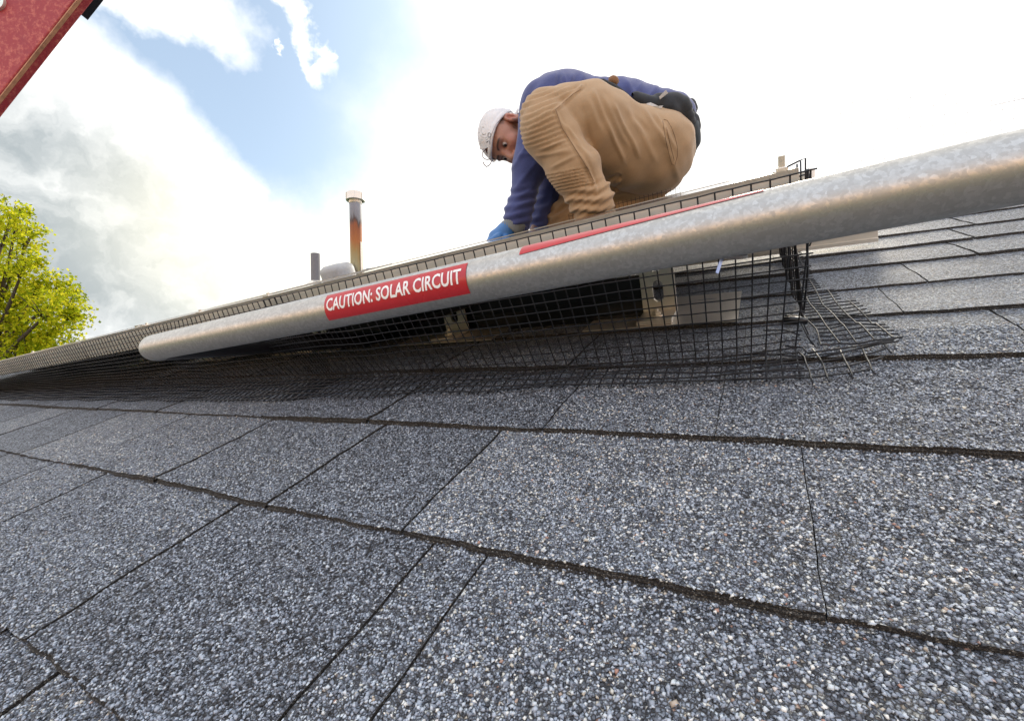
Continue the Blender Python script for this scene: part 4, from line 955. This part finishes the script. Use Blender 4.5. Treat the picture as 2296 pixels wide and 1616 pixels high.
# ---- cap worn backwards
M_CAP = cloth('white_cotton', (.74, .72, .72), .8, .05, .2)
fdc = Field(J(1048, 392, 0) * [1, 1, 0] + [0, 0, 1.45], J(1190, 205, 0) * [1, 1, 0] + [0, 0, 1.88], .0025)
fd2 = fd; fd = fdc
sk = smin(E3((.002, .042, 0), (.104, .089, .085)), E3((-.026, .052, 0), (.092, .080, .080)), .02)
sk = smin(sk, E3((.055, .040, 0), (.062, .048, .068)), .02)
inner = sk + .0032
# lower rim: plane from nape to forehead in head axes
pl = lambda f0, c0_, f1, c1_: (f0, c0_, f1, c1_)
fg = (fd.X - HO[0]) * HF[0] + (fd.Y - HO[1]) * HF[1] + (fd.Z - HO[2]) * HF[2]; cg = (fd.X - HO[0]) * HC[0] + (fd.Y - HO[1]) * HC[1] + (fd.Z - HO[2]) * HC[2]; ng = (fd.X - HO[0]) * HN[0] + (fd.Y - HO[1]) * HN[1] + (fd.Z - HO[2]) * HN[2]
fg, cg, ng = fg / HS, cg / HS, ng / HS
rim = np.interp(fg, [-.12, -.06, -.02, .02, .06, .12], [.000, .006, .018, .034, .044, .050]).astype(np.float32)
cut = rim - cg
CP = smax(smax(sk, -inner, .001), cut, .0015)
arch = np.sqrt((ng / .030) ** 2 + ((cg - .050) / .030) ** 2) - 1; CP = smax(CP, -smax(arch * .03, .06 - fg, .002), .002)         # opening above the strap
band = smax(np.abs(sk - .0) - .003, np.maximum(rim - cg, cg - rim - .016), .001); CP = smin(CP, band, .002)
bill = smax(np.abs(cg - .004 + .10 * (fg + .10) + 3.2 * ng ** 2) - .0036, np.sqrt(((fg + .085) / .095) ** 2 + (ng / .076) ** 2) * .08 - .08, .002); bill = smax(bill, -(inner), .002)
CP = smin(CP, bill, .004)
cap, CV = finish('cap', fd, CP, M_CAP, man, lambda V_: .0012 * hnoise(V_, 31, 30) + .0005 * hnoise(V_, 33, 110))
CB = bvh(cap); M_CST = cloth('cap_stitch', (.40, .37, .38), .8); M_EYL = simple('brass_eyelet', (.30, .30, .31), .35, .7)
for pts in ([(1132, 256), (1111, 280), (1100, 306), (1097, 330)],):
    P_ = strip(CB, pts, 0, .0003)
    if len(P_) > 2: b = MB(); b.tube(P_, .0009, 5); b.build('stitching', M_CST, cap, True)
for (ex, ey_) in ((1097, 303), (1095, 321)):
    P_ = [shoot(CB, ex + 4.2 * math.cos(a) * .8, ey_ + 5 * math.sin(a), .0005) for a in np.linspace(0, 2 * math.pi, 15)]; P_ = [q for q in P_ if q is not None]
    if len(P_) > 6: b = MB(); b.tube(P_, .0016, 6); b.build('eyelet', M_EYL, cap, True)
def ctube(name, pts, r, matl, parent, n=6):
    b = MB(); b.tube([cam2w(J(*q)) for q in pts], r, n); return b.build(name, matl, parent, True)
b = MB(); v0 = [cam2w(J(*q)) for q in ((1083, 322, .0), (1096, 321, -.03), (1099, 327, -.03), (1089, 333, .0), (1077, 335, .02), (1075, 331, .02))]
b.add(v0 + [q + CF * .003 for q in v0], [(0, 1, 2, 3), (0, 3, 4, 5), (9, 8, 7, 6), (11, 10, 9, 6), (0, 6, 7, 1), (1, 7, 8, 2), (2, 8, 9, 3), (3, 9, 10, 4), (4, 10, 11, 5), (5, 11, 6, 0)]); b.build('strap', M_CAP, cap)
M_THR = simple('frayed_thread', (.30, .25, .24), .6)
ctube('loose_thread', [(1088, 334, .0), (1082, 342, .0), (1082, 351, .0), (1087, 357, .0), (1094, 358, .0), (1101, 355, .0)], .0018, M_THR, cap)
ctube('loose_thread', [(1083, 363, .0), (1086, 370, .0), (1091, 374, .0), (1098, 370, .0), (1103, 360, .0)], .0020, M_THR, cap)
# ---- glove on the near hand, and boots
fd = Field(J(1072, 590, 0) * [1, 1, 0] + [0, 0, 1.42], J(1240, 475, 0) * [1, 1, 0] + [0, 0, 1.86], .0026)
h1 = hand(J(1157, 502, .03), J(1134, 522, .03), fingers(1120, 532, .03, -.85, -.40, 0, .021)) - .0035; h2 = hand(J(1205, 525, .15), J(1185, 552, .14), fingers(1176, 562, .14, -.7, -.5, 0, .021)) - .0035
h1 = smin(h1, fd.cap(J(1150, 508, .03), J(1115, 533, .035), .036, .033), .012)
gy = (fd.X * 1.0 - J(1160, 500, .03)[0]) * (-.62) + (fd.Y - J(1160, 500, .03)[1]) * (-.78)
M_GB = cloth('blue_glove_coating', (.035, .16, .42), .5, .1, .1); M_GC = cloth('grey_knit_cuff', (.20, .22, .22), .9, .12, .2, 2000)
glv, _ = finish('glove', fd, smax(h1, .030 - gy + 0 * fd.Z, .001), M_GB, man, lambda V_: .0015 * hnoise(V_, 41, 60))
cuf = fd.cap(J(1162, 500, .03), J(1143, 516, .03), .0385, .040); cuf = smax(smax(cuf, -.006 - gy, .002), gy - .040, .002)
finish('cuff', fd, cuf, M_GC, glv, lambda V_: .0012 * np.sin(V_[:, 0] * 900))
g2, _ = finish('glove', fd, h2, M_GB, man)
b_m = simple('boot_leather', (.06, .04, .03), .6)
fd = Field(J(1290, 640, 0) * [1, 1, 0] + [0, -.02, 1.34], J(1560, 470, 0) * [1, 1, 0] + [0, 0, 1.86], .005)
finish('boot', fd, U_(.02, fd.cap(J(1356, 520, -.13), J(1330, 548, -.13), .048, .042), fd.cap(J(1330, 552, -.13), J(1285, 556, -.14), .04, .032)), b_m, man)
finish('boot', fd, U_(.02, fd.cap(J(1500, 510, .16), J(1528, 505, .16), .046, .042), fd.cap(J(1528, 505, .16), J(1535, 545, .16), .04, .03)), b_m, man)
# ---- tool belt
M_BLK = cloth('black_canvas', (.016, .018, .022), .8, .3, .1); M_DK = cloth('dark_teal_canvas', (.045, .06, .07), .7, .2, .1)
fd = Field(J(1405, 380, 0) * [1, 1, 0] + [0, 0, 1.38], J(1590, 190, 0) * [1, 1, 0] + [0, 0, 1.95], .0036)
rg = [(1425, 226, -.07), (1462, 240, -.09), (1500, 250, -.08), (1534, 266, -.03), (1549, 292, .02), (1549, 326, .08)]
bl = U_(.02, *[fd.cap(J(*a), J(*b_), .022, .024) for a, b_ in zip(rg[:-1], rg[1:])])
po = U_(.02, fd.cap(J(1478, 232, -.08), J(1524, 240, -.05), .030, .040), fd.cap(J(1530, 248, .0), J(1547, 270, .02), .036, .034), fd.cap(J(1518, 244, .02), J(1542, 252, .05), .034, .036))
belt, _ = finish('tool_belt', fd, U_(.012, bl, po), M_BLK, man, lambda V_: .006 * hnoise(V_, 51, 36) + .002 * hnoise(V_, 52, 90))
pch = U_(.01, fd.cap(J(1554, 282, .0), J(1557, 318, .03), .022, .020), fd.cap(J(1556, 318, .03), J(1550, 350, .04), .016, .010))
finish('pouch', fd, pch, M_DK, belt, lambda V_: .003 * hnoise(V_, 53, 70))
def slab(name, pts, th, matl, parent):
    b = MB(); k = len(pts); v0 = [cam2w(J(*q)) for q in pts]; b.add(v0 + [q + CF * th for q in v0], [tuple(range(k)), tuple(range(k, 2 * k))[::-1]] + [(i, i + k, (i + 1) % k + k, (i + 1) % k) for i in range(k)]); return b.build(name, matl, parent)
M_TAG = simple('grey_tag', (.50, .47, .44), .7)
slab('tag', [(1478, 217, -.125), (1493, 202, -.125), (1498, 209, -.122), (1480, 223, -.122)], .002, M_TAG, belt)
slab('paper_scrap', [(1450, 232, -.13), (1459, 230, -.13), (1476, 238, -.128), (1487, 237, -.125), (1482, 244, -.122), (1466, 243, -.124), (1452, 238, -.128)], .003, simple('white_paper', (.7, .72, .75), .7), belt)
slab('pouch_flap', [(1544, 262, -.03), (1553, 270, -.01), (1551, 276, -.01), (1542, 268, -.03)], .003, M_TAG, belt)
slab('clip', [(1552, 290, -.01), (1563, 296, .0), (1560, 322, .0), (1549, 312, -.01)], .012, M_DK, belt)
hol = MB(); hol.tube([cam2w(J(*q)) for q in ((1332, 184, -.09), (1350, 186, -.088), (1375, 199, -.085), (1400, 216, -.08), (1416, 226, -.078))], [.008, .013, .015, .013, .009], 10); hol.build('tool_holster', M_BLK, belt, True)
hol = MB(); hol.tube([cam2w(J(*q)) for q in ((1372, 192, -.07), (1376, 180, -.07), (1378, 175, -.07)) ], [.014, .019, .013], 12); hol.build('tool_handle', cloth('suede', (.26, .13, .06), .9, .2), belt, True)
ctube('tool_tip', [(1329, 184, -.095), (1333, 182, -.095), (1336, 186, -.095)], .0035, simple('pale_metal', (.6, .62, .6), .3, .6), belt)
